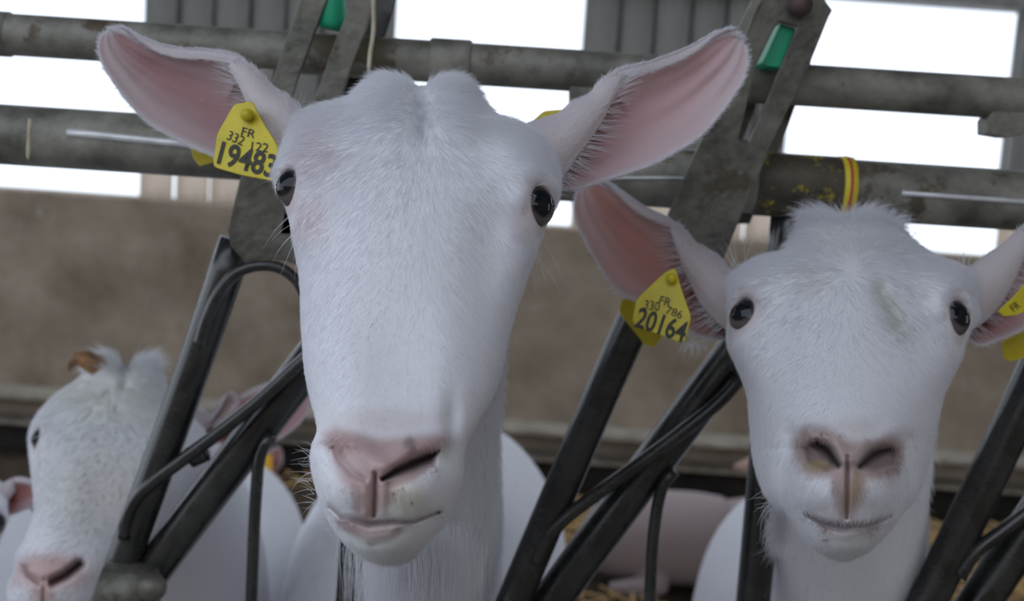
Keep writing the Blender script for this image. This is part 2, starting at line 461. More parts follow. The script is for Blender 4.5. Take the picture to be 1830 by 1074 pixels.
def tdist(px, py, path):
    """distance to a stroke that changes width along its way, in stroke widths"""
    best = np.full(px.shape, 1e9)
    for (x0, y0, w0), (x1, y1, w1) in zip(path[:-1], path[1:]):
        dx, dy = x1 - x0, y1 - y0
        t = np.clip(((px - x0) * dx + (py - y0) * dy) / (dx * dx + dy * dy + 1e-9), 0, 1)
        best = np.minimum(best, np.hypot(px - x0 - t * dx, py - y0 - t * dy) / (w0 + t * (w1 - w0)))
    return best


def softpoly(px, py, poly, feather):
    poly = np.asarray(poly, float); ins = np.zeros(px.shape, bool)
    for (x0, y0), (x1, y1) in zip(poly, np.roll(poly, -1, 0)):
        if y0 == y1: continue
        ins ^= ((y0 > py) != (y1 > py)) & (px < (x1 - x0) * (py - y0) / (y1 - y0) + x0)
    dist = polydist(px, py, np.vstack([poly, poly[:1]]))
    t = np.clip(0.5 + np.where(ins, dist, -dist) / (2 * feather), 0, 1)
    return t * t * (3 - 2 * t)


class Skin:
    """collects grids of one animal's body into a single mesh with tint/thin/wet attributes"""
    def __init__(s): s.v = []; s.f = []; s.tint = []; s.thin = []; s.wet = []; s.n = 0
    def add(s, v, f, tint, thin=None, wet=None):
        v = v.reshape(-1, 3); k = len(v)
        s.v.append(v); s.f += [tuple(int(i) + s.n for i in q) for q in f]
        s.tint.append(np.broadcast_to(tint, (k, 3))); s.thin.append(np.zeros(k) if thin is None else thin.reshape(-1))
        s.wet.append(np.zeros(k) if wet is None else wet.reshape(-1)); s.n += k
    def build(s, parent):
        v = np.concatenate(s.v); me = mesh('body', v, s.f)
        a = me.attributes.new('tint', 'FLOAT_COLOR', 'POINT')
        a.data.foreach_set('color', np.c_[np.concatenate(s.tint), np.ones(len(v))].astype(np.float32).ravel())
        for nm, arr in (('thin', s.thin), ('wet', s.wet)):
            a = me.attributes.new(nm, 'FLOAT', 'POINT'); a.data.foreach_set('value', np.concatenate(arr).astype(np.float32))
        return link('body', me, 'skin', parent)


def grid_normals(v, closed):
    if closed:
        dt = np.roll(v, -1, 1) - np.roll(v, 1, 1)
    else:
        dt = np.gradient(v, axis=1)
    n = np.cross(np.gradient(v, axis=0), dt)
    return n / (np.linalg.norm(n, axis=2)[..., None] + 1e-12)


def build_fur(name, parent, strands):
    """strands: list of (points (k,m,3), radius root, tint (k,3)) -> one hair-curves object"""
    P = np.concatenate([s[0] for s in strands]); k, m, _ = P.shape
    rad = np.concatenate([np.broadcast_to(s[1], (len(s[0]),)) for s in strands])
    tint = np.concatenate([np.broadcast_to(s[2], (len(s[0]), 3)) for s in strands])
    hc = bpy.data.hair_curves.new(name); hc.add_curves([m] * k)
    hc.attributes['position'].data.foreach_set('vector', P.astype(np.float32).ravel())
    ra = hc.attributes.get('radius') or hc.attributes.new('radius', 'FLOAT', 'POINT')
    prof = np.linspace(1, 0.15, m)
    ra.data.foreach_set('value', (rad[:, None] * prof[None]).astype(np.float32).ravel())
    ta = hc.attributes.new('tint', 'FLOAT_COLOR', 'CURVE')
    ta.data.foreach_set('color', np.c_[tint, np.ones(k)].astype(np.float32).ravel())
    o = bpy.data.objects.new(name, hc); COL.objects.link(o); hc.materials.append(MT['fur'])
    o.parent = parent; o.matrix_parent_inverse = parent.matrix_basis.inverted(); o['kind'] = 'stuff'
    return o


def strands_from(root, nrm, flow, length, lift=0.35, jit=0.25, m=4, curl=0.0):
    k = len(root)
    t = flow - nrm * np.sum(flow * nrm, 1)[:, None]
    t /= np.linalg.norm(t, axis=1)[:, None] + 1e-9
    t = t + rng.normal(0, jit, (k, 3)); t -= nrm * np.sum(t * nrm, 1)[:, None] * 0.8
    t /= np.linalg.norm(t, axis=1)[:, None] + 1e-9
    s = np.linspace(0, 1, m)[None, :, None]
    L = np.asarray(length)[:, None, None]
    lf = (np.asarray(lift) * np.ones(k))[:, None, None]
    P = root[:, None] + L * (s * t[:, None] * np.sqrt(np.maximum(1 - lf**2, 0.05)) + (s - 0.45 * s**2) * lf * nrm[:, None])
    if curl: P = P + s**2 * L * rng.normal(0, curl, (k, 1, 3))
    return P - nrm[:, None] * 0.0004


def head(rows, ridge, df, ds, db, nfront, nT=300, nR=400, shifts=(), dents=(), colours=(), wets=(), eyes=(), nback=2.3):
    """head surface from level cross-sections; each one has its own width, crest and depths (metres from the lens plane)"""
    rows = np.array(rows, float)
    y = rows[:, 0]; yy = np.linspace(y[0], y[-1], nR)
    # denser rows towards both ends so the caps are round
    yy = y[0] + (y[-1] - y[0]) * (0.5 - 0.5 * np.cos(np.pi * np.linspace(0, 1, nR)) * 0.0 + (np.linspace(0, 1, nR) - 0.5))
    xl = hermite(y, rows[:, 1], yy)[:, 0]; xr = hermite(y, rows[:, 2], yy)[:, 0]
    g = lambda tb: hermite(np.array(tb)[:, 0], np.array(tb)[:, 1], yy)[:, 0]
    xc, f_, s_, b_ = g(ridge), g(df), g(ds), g(db); nf = np.interp(yy, np.array(nfront)[:, 0], np.array(nfront)[:, 1])
    nfr = int(nT * 0.66)
    th = np.r_[np.linspace(math.pi, 0, nfr, endpoint=False), np.linspace(0, -math.pi, nT - nfr, endpoint=False)]
    c, s = np.cos(th)[None], np.sin(th)[None]
    n = np.where(s >= 0, nf[:, None], nback)
    cx = np.sign(c) * np.abs(c) ** (2 / n); sx = np.abs(s) ** (2 / n)
    px = xc[:, None] + np.where(c < 0, (xc - xl)[:, None], (xr - xc)[:, None]) * cx
    d = np.where(s >= 0, s_[:, None] - (s_ - f_)[:, None] * sx, s_[:, None] + (b_ - s_)[:, None] * sx)
    py = np.repeat(yy[:, None], nT, 1)
    PX, PY = px.copy(), py.copy()
    front = np.clip(s * 2.5, 0, 1) * np.ones_like(px)
    for (x0, y0, sx_, sy_, ax, ay) in shifts:
        wgt = np.exp(-((PX - x0) / sx_)**2 - ((PY - y0) / sy_)**2)
        px += ax * wgt; py += ay * wgt
    for kind, *a in dents:
        if kind == 'tline':
            path, amp = a; d += front * amp * np.exp(-tdist(px, py, path)**2)
        elif kind == 'poly':
            path, fe, amp = a; d += front * amp * softpoly(px, py, path, fe)
        elif kind == 'line':
            path, sig, amp = a; d += front * amp * np.exp(-(polydist(px, py, path) / sig)**2)
        else:
            x0, y0, sx_, sy_, amp = a; d += front * amp * np.exp(-((px - x0) / sx_)**2 - ((py - y0) / sy_)**2)
    v = W(px, py, d)
    nrm = grid_normals(v, True)
    mid = v.mean(axis=1, keepdims=True)
    if np.sum(nrm * (v - mid)) < 0: nrm = -nrm
    tint = np.ones(px.shape + (3,)) * WHITE
    wet = np.zeros(px.shape)
    fur = np.ones(px.shape)
    for kind, *a in colours:
        if kind == 'tline':
            path, col, k = a; wt = front * k * np.exp(-tdist(px, py, path)**2)
        elif kind == 'poly':
            path, fe, col, k = a; wt = front * k * softpoly(px, py, path, fe)
        elif kind == 'line':
            path, sig, col, k = a; wt = front * k * np.exp(-(polydist(px, py, path) / sig)**2)
        else:
            x0, y0, sx_, sy_, col, k = a; wt = front * k * np.exp(-(((px - x0) / sx_)**2 + ((py - y0) / sy_)**2)**1.6)
        tint = tint * (1 - wt[..., None]) + np.array(col) * wt[..., None]
    for (x0, y0, sx_, sy_) in wets:
        wt = front * np.exp(-(((px - x0) / sx_)**2 + ((py - y0) / sy_)**2)**2)
        wet = np.maximum(wet, wt); fur = np.minimum(fur, 1 - wt)
    frames = []
    for (ex, ey, a_, b_ax, tilt, sc) in eyes:
        k = np.argmin(np.where(front > 0.02, (px - ex)**2 + (py - ey)**2, 1e9)); i, j = divmod(int(k), nT)
        E = v[i, j].copy(); o = nrm[max(0, i - 9):i + 10, max(0, j - 9):j + 10].reshape(-1, 3).mean(0) - 0.35 * fwd
        o /= np.linalg.norm(o)
        up = UP - o * (UP @ o); up /= np.linalg.norm(up); sd = np.cross(o, up)
        ct, st = math.cos(tilt), math.sin(tilt)
        ax1 = ct * sd + st * up; ax2 = -st * sd + ct * up
        rel = v - E; q1 = rel @ ax1 / a_; q2 = rel @ ax2 / b_ax; rho = np.hypot(q1, q2); hgt = rel @ o
        near = (np.abs(hgt) < 0.03)
        inn = np.clip((1.08 - rho) / 0.28, 0, 1); inn = inn * inn * (3 - 2 * inn)
        rim = np.exp(-((rho - 1.28) / 0.26)**2)
        brow = np.exp(-((rho - 1.9) / 0.7)**2) * np.clip(q2, 0, 1)
        v = v + (near * (-0.009 * inn + 0.0008 * rim + 0.0035 * brow) * sc)[..., None] * o
        dk = near * np.exp(-((rho - 0.98) / (0.2 + .12 * np.clip(q2, 0, 1)))**2) * 0.85
        tint = tint * (1 - dk[..., None]) + np.array([0.16, 0.12, 0.12]) * dk[..., None]
        pk = near * np.exp(-((rho - 1.35) / 0.45)**2) * 0.5
        tint = tint * (1 - pk[..., None]) + np.array([0.50, 0.40, 0.42]) * pk[..., None]
        fur = np.where(near, np.minimum(fur, np.clip((rho - 1.08) / 1.2, 0, 1)), fur)
        frames.append((E, o, ax1, ax2, max(a_, b_ax), sc))
    nrm = grid_normals(v, True)
    if np.sum(nrm * (v - mid)) < 0: nrm = -nrm
    faces = [tuple(q) for q in grid_faces(nR, nT)] + [tuple(range(nT))[::-1], tuple(range((nR - 1) * nT, nR * nT))]
    return dict(v=v, px=px, py=py, nrm=nrm, tint=tint, wet=wet, fur=fur, faces=faces, front=front, eyes=frames, nR=nR, nT=nT)


def eyeball(E, o, ax1, ax2, r, sc, parent, dark=(0.006, 0.008, 0.012)):
    R = r * 1.22
    c = E - o * (R * 0.66)
    nu, nv = 28, 40
    v = []; t = []
    up = ax2; sd = ax1
    for i in range(nu):
        a = math.pi * (i + 0.02) / (nu - 0.96) * 0.62
        for j in range(nv):
            b = 2 * math.pi * j / nv
            p = math.cos(a) * o + math.sin(a) * (math.cos(b) * sd + math.sin(b) * up)
            bulge = 1 + 0.05 * math.exp(-(a / 0.55)**2)
            v.append(c + R * bulge * p)
            q = math.hypot(p @ sd / 0.66, (p @ up - 0.16) / 0.66)
            k = 1 / (1 + math.exp((q - 0.95) * 26))
            col = np.array(dark) * k + np.array([0.13, 0.105, 0.10]) * (1 - k)
            t.append(col)
    f = [tuple(q) for q in grid_faces(nu, nv)] + [tuple(range(nv))[::-1]]
    me = mesh('eye', v, f)
    a = me.attributes.new('tint', 'FLOAT_COLOR', 'POINT')
    a.data.foreach_set('color', np.c_[np.array(t), np.ones(len(t))].astype(np.float32).ravel())
    return link('eye', me, 'eye', parent)


def head_fur(H, n, length, flow, rad=0.00016, lift=0.35, jit=0.25, mask=None):
    v, nrm = H['v'], H['nrm']
    nR, nT = H['nR'], H['nT']
    ar = np.linalg.norm(np.cross(np.roll(v, -1, 1)[:-1] - v[:-1], v[1:] - v[:-1]), axis=2)
    wgt = ar * H['fur'][:-1] * np.clip(H['front'][:-1] + 0.25, 0, 1)
    if mask is not None: wgt = wgt * mask(H['px'][:-1], H['py'][:-1])
    p = wgt.ravel() / wgt.sum()
    idx = rng.choice(len(p), n, p=p); i, j = idx // nT, idx % nT
    a, b = rng.random(n)[:, None], rng.random(n)[:, None]; j2 = (j + 1) % nT
    root = (v[i, j] * (1 - a) * (1 - b) + v[i, j2] * a * (1 - b) + v[i + 1, j] * (1 - a) * b + v[i + 1, j2] * a * b)
    X, Y = H['px'][i, j], H['py'][i, j]
    fx, fy = flow(X, Y)
    fl = fx[:, None] * RT - fy[:, None] * UP
    L = length(X, Y) * rng.uniform(0.6, 1.15, n) * np.clip(H['fur'][i, j], .2, 1)
    P = strands_from(root, nrm[i, j], fl, L, lift, jit)
    t = H['tint'][i, j] * rng.uniform(0.93, 1.07, n)[:, None]
    t = np.minimum(t * 1.03, 0.88)
    return (P, np.full(n, rad), t)


def ear(S, up, lo, fold, uf, d0, d1, cup=0.014, dnear=0.012, th=0.0035, nu=90, inner=PINK, thin=0.35, tipd=0.0, deep=(0.10, 0.05, 0.05)):
    """cupped ear: upper edge, lower edge and the lip of the rolled front fold in pixels, depth from root d0 to tip d1"""
    A = crom(up, nu); B = crom(lo, nu)
    u = np.linspace(0, 1, nu)
    Fp = A.copy(); nfold = int(uf * nu)
    if nfold > 2:
        Ff = crom(fold, nfold); Fp[:nfold] = Ff
    dd = d0 + (d1 - d0) * u
    nv = 64
    g = np.clip((uf - u) / max(uf, 1e-6), 0, 1)**0.5 if uf > 0 else np.zeros(nu)
    rows, par = [], None
    frac = np.linalg.norm(Fp - A, axis=1) / (np.linalg.norm(B - A, axis=1) + 1e-6)
    vc = (np.interp(np.clip(frac, 0, 1), [0, .06, .26, .5, .76, .93, 1], [.28, .34, .5, .66, .82, .93, 1]) + .02)[:, None]
    for i in range(nu):
        a, b, f = A[i], B[i], Fp[i]
        cu = cup * (0.35 + 0.65 * math.sin(math.pi * min(1, 0.12 + u[i] * 0.9))) * (1.3 - 0.95 * u[i]) * min(1, (1.02 - u[i]) / .3)
        dn = dnear * g[i]
        ctl = []
        if g[i] > 0:
            ctl += [(*f, dd[i] - dn * 0.6), (*(0.5 * f + 0.5 * a + (a - f) * 0.06), dd[i] - dn * 1.05), (*(0.12 * f + 0.88 * a), dd[i] - dn * .55)]
        else:
            ctl += [(*a, dd[i] - .0005), (*a, dd[i] - .0003), (*a, dd[i] - .0001)]
        ctl += [(*a, dd[i]), (*(0.94 * a + 0.06 * b), dd[i] + cu * .45), (*(0.74 * a + 0.26 * b), dd[i] + cu), (*(0.5 * a + 0.5 * b), dd[i] + cu * 1.05), (*(0.24 * a + 0.76 * b), dd[i] + cu * .75),
                (*(0.07 * a + 0.93 * b), dd[i] + cu * .3), (*b, dd[i])]
        ctl = np.array(ctl)
        s = np.array([0, .12, .22, .28, .34, .5, .66, .82, .93, 1.0])
        rows.append(hermite(s, ctl, np.linspace(0, 1, nv)))
    D = np.array(rows)
    # a few shallow ribs inside the cup
    vv = np.linspace(0, 1, nv)[None]
    D[..., 2] += 0.0013 * np.sin(vv * 34 + u[:, None] * 3) * np.clip((vv - .36) * 5, 0, 1) * np.clip((.95 - vv) * 6, 0, 1) * (0.3 + u[:, None]) * np.clip((1 - u[:, None]) / .25, 0, 1)
    if uf > 0: D[..., 2] += 0.016 * np.clip(1 - u[:, None] / (uf * 1.15), 0, 1)**.7 * np.exp(-((vv - vc + .04) / .12)**2)
    v = W(D[..., 0], D[..., 1], D[..., 2])
    n = grid_normals(v, False)
    # inner normal must face the camera on the cup floor
    k = int(nv * .6)
    if np.sum((n[:, k] @ fwd)) > 0: n = -n
    edge = np.minimum(np.clip(np.minimum(vv / .06, (1 - vv) / .06), 0.15, 1), np.clip((1 - u[:, None]) / .05, 0.15, 1))
    outer = v - n * (th * edge)[..., None]
    # close rim: inner grid, outer grid, stitched
    nvtx = nu * nv
    f = [tuple(q) for q in grid_faces(nu, nv, 0, False)] + [tuple(q[::-1]) for q in grid_faces(nu, nv, nvtx, False)]
    per = [(0 * nv + j) for j in range(nv)] + [i * nv + nv - 1 for i in range(1, nu)] + [(nu - 1) * nv + j for j in range(nv - 2, -1, -1)] + [i * nv for i in range(nu - 2, 0, -1)]
    for a, b in zip(per, per[1:] + per[:1]): f.append((b, a, a + nvtx, b + nvtx))
    pinkw = np.clip((vv - .30 + .03 * u[:, None]) / .05, 0, 1) * np.clip((0.99 - vv) / .07, 0, 1) * np.clip((1.0 - u[:, None]) / .06, 0, 1)
    pinkw = pinkw * (0.75 + 0.25 * np.sin(vv * 9 + u[:, None] * 4))
    t_in = WHITE * (1 - pinkw[..., None]) + np.array(inner) * pinkw[..., None]
    dk = np.clip(1.1 - u[:, None] / max(uf, .05), 0, 1)**.7 * np.exp(-((vv - vc) / .085)**2) * .97 * (uf > 0)  # shade of the ear hollow painted into the tint
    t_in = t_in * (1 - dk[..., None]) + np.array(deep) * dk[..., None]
    thn = np.full((nu, nv), thin)
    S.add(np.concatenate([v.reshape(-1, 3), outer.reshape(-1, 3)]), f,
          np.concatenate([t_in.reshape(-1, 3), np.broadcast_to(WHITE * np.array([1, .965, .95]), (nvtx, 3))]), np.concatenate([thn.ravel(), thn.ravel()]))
    return dict(v=v, outer=outer, n=n, u=u, nfold=nfold, nu=nu, nv=nv)


def ear_fur(Er, n=5000, L=0.006, fringe=400, tipdir=None):
    """short down on the outside and rim, long white fringe hanging from the lip of the fold into the cup"""
    v, out, nn = Er['v'], Er['outer'], Er['n']; nu, nv = Er['nu'], Er['nv']
    res = []
    i = rng.integers(0, nu - 1, n); j = rng.integers(0, nv - 1, n); a = rng.random(n)[:, None]; b = rng.random(n)[:, None]
    root = out[i, j] * (1 - a) * (1 - b) + out[i + 1, j] * a * (1 - b) + out[i, j + 1] * (1 - a) * b + out[i + 1, j + 1] * a * b
    fl = out[np.minimum(i + 1, nu - 1), j] - out[i, j]
    res.append((strands_from(root, -nn[i, j], fl, L * rng.uniform(.5, 1.2, n), .4, .3), np.full(n, .00013), np.tile(WHITE * 1.03, (n, 1))))
    # rim down
    m = n // 3
    i = rng.integers(2, nu - 1, m); side = rng.random(m) < .5
    jj = np.where(side, np.where(i < Er['nfold'], 18, 1), nv - 2)
    a = rng.random(m)[:, None]
    root = v[i, jj] * (1 - a) + v[np.minimum(i + 1, nu - 1), jj] * a
    acr = np.where(side[:, None], v[i, jj] - v[i, np.minimum(jj + 3, nv - 1)], v[i, jj] - v[i, jj - 3])
    acr /= np.linalg.norm(acr, axis=1)[:, None] + 1e-9
    nr = acr + rng.normal(0, .25, (m, 3)); nr /= np.linalg.norm(nr, axis=1)[:, None]
    fl = v[np.minimum(i + 1, nu - 1), jj] - v[i, jj]
    res.append((strands_from(root, nr, fl, L * .75 * rng.uniform(.4, 1.1, m), .6, .3), np.full(m, .00012), np.tile(WHITE * 1.05, (m, 1))))
    if fringe and Er['nfold'] > 3:
        i = rng.integers(1, Er['nfold'], fringe)
        a = rng.random(fringe)[:, None]
        root = v[i, 0] * (1 - a) + v[np.minimum(i + 1, nu - 1), 0] * a
        d = v[i, 0] - v[i, 6]; d /= np.linalg.norm(d, axis=1)[:, None] + 1e-9
        along = v[np.minimum(i + 2, nu - 1), 30] - v[i, 30]; along /= np.linalg.norm(along, axis=1)[:, None] + 1e-9
        fl = d * .9 + along * .75
        nr = np.tile(-fwd, (fringe, 1))
        res.append((strands_from(root, nr, fl, 0.015 * rng.uniform(.5, 1.3, fringe), .12, .18), np.full(fringe, .00013), np.tile(WHITE * 1.03, (fringe, 1))))
    return res


def torso(S, st, n=40, m=60, tint=WHITE):
    """neck and barrel in one sweep: stations (x, y, z, half-width, half-height)"""
    st = np.array(st, float)
    q = crom(st, m)
    C = q[:, :3]
    T = np.gradient(C, axis=0); T /= np.linalg.norm(T, axis=1)[:, None]
    th = np.linspace(0, 2 * math.pi, n, endpoint=False)
    v = []
    side = None
    for i in range(m):
        s = np.cross(T[i], [0, 0, 1.0])
        if np.linalg.norm(s) < .2: s = side if side is not None else np.array([1., 0, 0])
        s = s / np.linalg.norm(s)
        if side is not None and s @ side < 0: s = -s
        side = s; b = np.cross(s, T[i]); b /= np.linalg.norm(b)
        v.append(C[i] + q[i, 3] * np.cos(th)[:, None] * s + q[i, 4] * np.sin(th)[:, None] * b)
    v = np.array(v)
    f = [tuple(k) for k in grid_faces(m, n)] + [tuple(range(n))[::-1], tuple(range((m - 1) * n, m * n))]
    S.add(v, f, tint)
    nr = grid_normals(v, True)
    if np.sum(nr * (v - v.mean(1, keepdims=True))) < 0: nr = -nr
    return dict(v=v, n=nr, m=m, k=n)


def torso_fur(Tr, n, L, rad=.00022, rows=(0, 1), jit=.3, tint=WHITE):
    m, k = Tr['m'], Tr['k']; v = Tr['v']
    i = rng.integers(int(rows[0] * (m - 1)), max(1, int(rows[1] * (m - 1))), n); j = rng.integers(0, k, n); j2 = (j + 1) % k
    a = rng.random(n)[:, None]; b = rng.random(n)[:, None]
    root = v[i, j] * (1 - a) * (1 - b) + v[i + 1, j] * a * (1 - b) + v[i, j2] * (1 - a) * b + v[i + 1, j2] * a * b
    fl = v[i + 1, j] - v[i, j] + np.array([0, 0, -.01])
    return (strands_from(root, Tr['n'][i, j], fl, L * rng.uniform(.5, 1.3, n), .3, jit), np.full(n, rad), np.tile(tint, (n, 1)) * rng.uniform(.95, 1.05, n)[:, None])


def legs(S, spots, top, tint=WHITE):
    for (x, y), back in spots:
        k = -1 if back else 1
        pts = [(x, y, top), (x, y + .01 * k, top * .72), (x, y + (.035 if back else -.01), top * .45), (x, y + (.03 if back else 0), top * .40), (x, y, .10), (x, y - .01, .05), (x, y - .02, 0.0)]
        v, f = tube_arrays(crom(pts, 20), np.interp(np.linspace(0, 1, 20), [0, .3, .5, .6, .85, .92, 1], [.085, .055, .033, .028, .02, .026, .03]), 14)
        S.add(v, f, tint)


def tagmesh(name, poly, d, th, mat, parent, curve=0.0, tilt=(0, 0)):
    """plastic ear tag: outline in pixels on a plane through depth d tilted by tilt (metres of depth per pixel)"""
    import bmesh
    poly = np.array(poly, float); c = poly.mean(0)
    # round the corners
    P = []
    for k in range(len(poly)):
        p0, p1, p2 = poly[k - 1], poly[k], poly[(k + 1) % len(poly)]
        for t in (0, .33, .66, 1):
            a = p1 + (p0 - p1) * .16; b = p1 + (p2 - p1) * .16
            P.append((1 - t)**2 * a + 2 * t * (1 - t) * p1 + t * t * b)
    P = np.array(P)
    dd = d + (P[:, 0] - c[0]) * tilt[0] + (P[:, 1] - c[1]) * tilt[1]
    v = W(P[:, 0], P[:, 1], dd)
    bm = bmesh.new(); fc = bm.faces.new([bm.verts.new(p) for p in v]); bm.normal_update()
    nrm = fc.normal.copy()
    if nrm.dot(Vector(fwd)) < 0: nrm = -nrm
    r = bmesh.ops.extrude_face_region(bm, geom=[fc])
    for gme in r['geom']:
        if isinstance(gme, bmesh.types.BMVert): gme.co += nrm * th
    bmesh.ops.recalc_face_normals(bm, faces=bm.faces[:])
    bmesh.ops.bevel(bm, geom=[e for e in bm.edges if e.calc_face_angle(0) > 1.0], offset=th * .3, segments=2, affect='EDGES', profile=.5)
    me = bpy.data.meshes.new(name); bm.to_mesh(me); bm.free()
    o = link(name, me, mat, parent)
    return o, c, d, tilt


def letter(txt, tagrec, p0, p1, h, parent, sx=1.0, mat='ink', thick=0.0, off=0.0006, name='tag_lettering'):
    """printed characters: baseline runs from pixel p0 to p1 on the tag's plane, capital height h pixels"""
    o, c, d, tilt = tagrec
    Q = lambda p: W(p[0], p[1], d + (p[0] - c[0]) * tilt[0] + (p[1] - c[1]) * tilt[1])
    a, b = Q(p0), Q(p1)
    dirp = np.array(p1, float) - np.array(p0, float); L = np.linalg.norm(dirp); dn = dirp / L
    upx = np.array([dn[1], -dn[0]]) * h
    tpt = Q((p0[0] + upx[0], p0[1] + upx[1]))
    cu = bpy.data.curves.new(name, 'FONT'); cu.body = txt; cu.size = 1.0; cu.offset = thick
    cu.space_character = 1.0; cu.resolution_u = 4
    to = bpy.data.objects.new('tmp_text', cu); COL.objects.link(to)
    dg = bpy.context.evaluated_depsgraph_get(); dg.update()
    me = bpy.data.meshes.new_from_object(to.evaluated_get(dg))
    bpy.data.objects.remove(to, do_unlink=True)
    n = len(me.vertices); co = np.zeros(n * 3); me.vertices.foreach_get('co', co); co = co.reshape(-1, 3)
    x0, x1 = co[:, 0].min(), co[:, 0].max(); y0, y1 = 0.0, co[:, 1].max()
    s = (co[:, 0] - x0) / (x1 - x0); t = (co[:, 1] - y0) / (y1 - y0)
    nv = np.cross(b - a, tpt - a); nv /= np.linalg.norm(nv)
    if nv @ fwd > 0: nv = -nv
    p = a + s[:, None] * (b - a) + t[:, None] * (tpt - a) + nv * off
    me.vertices.foreach_set('co', p.ravel()); me.update()
    me.materials.clear()
    return link(name, me, mat, parent)


# ---------------------------------------------------------------- goat in the middle (nearest)
def goat_root(px, py, d, label, floor_xy=None):
    p = W(px, py, d)
    g = empty('goat', (p[0], p[1], 0)); tag(g, label, 'goat', 'white dairy goats in the barn')
    return g


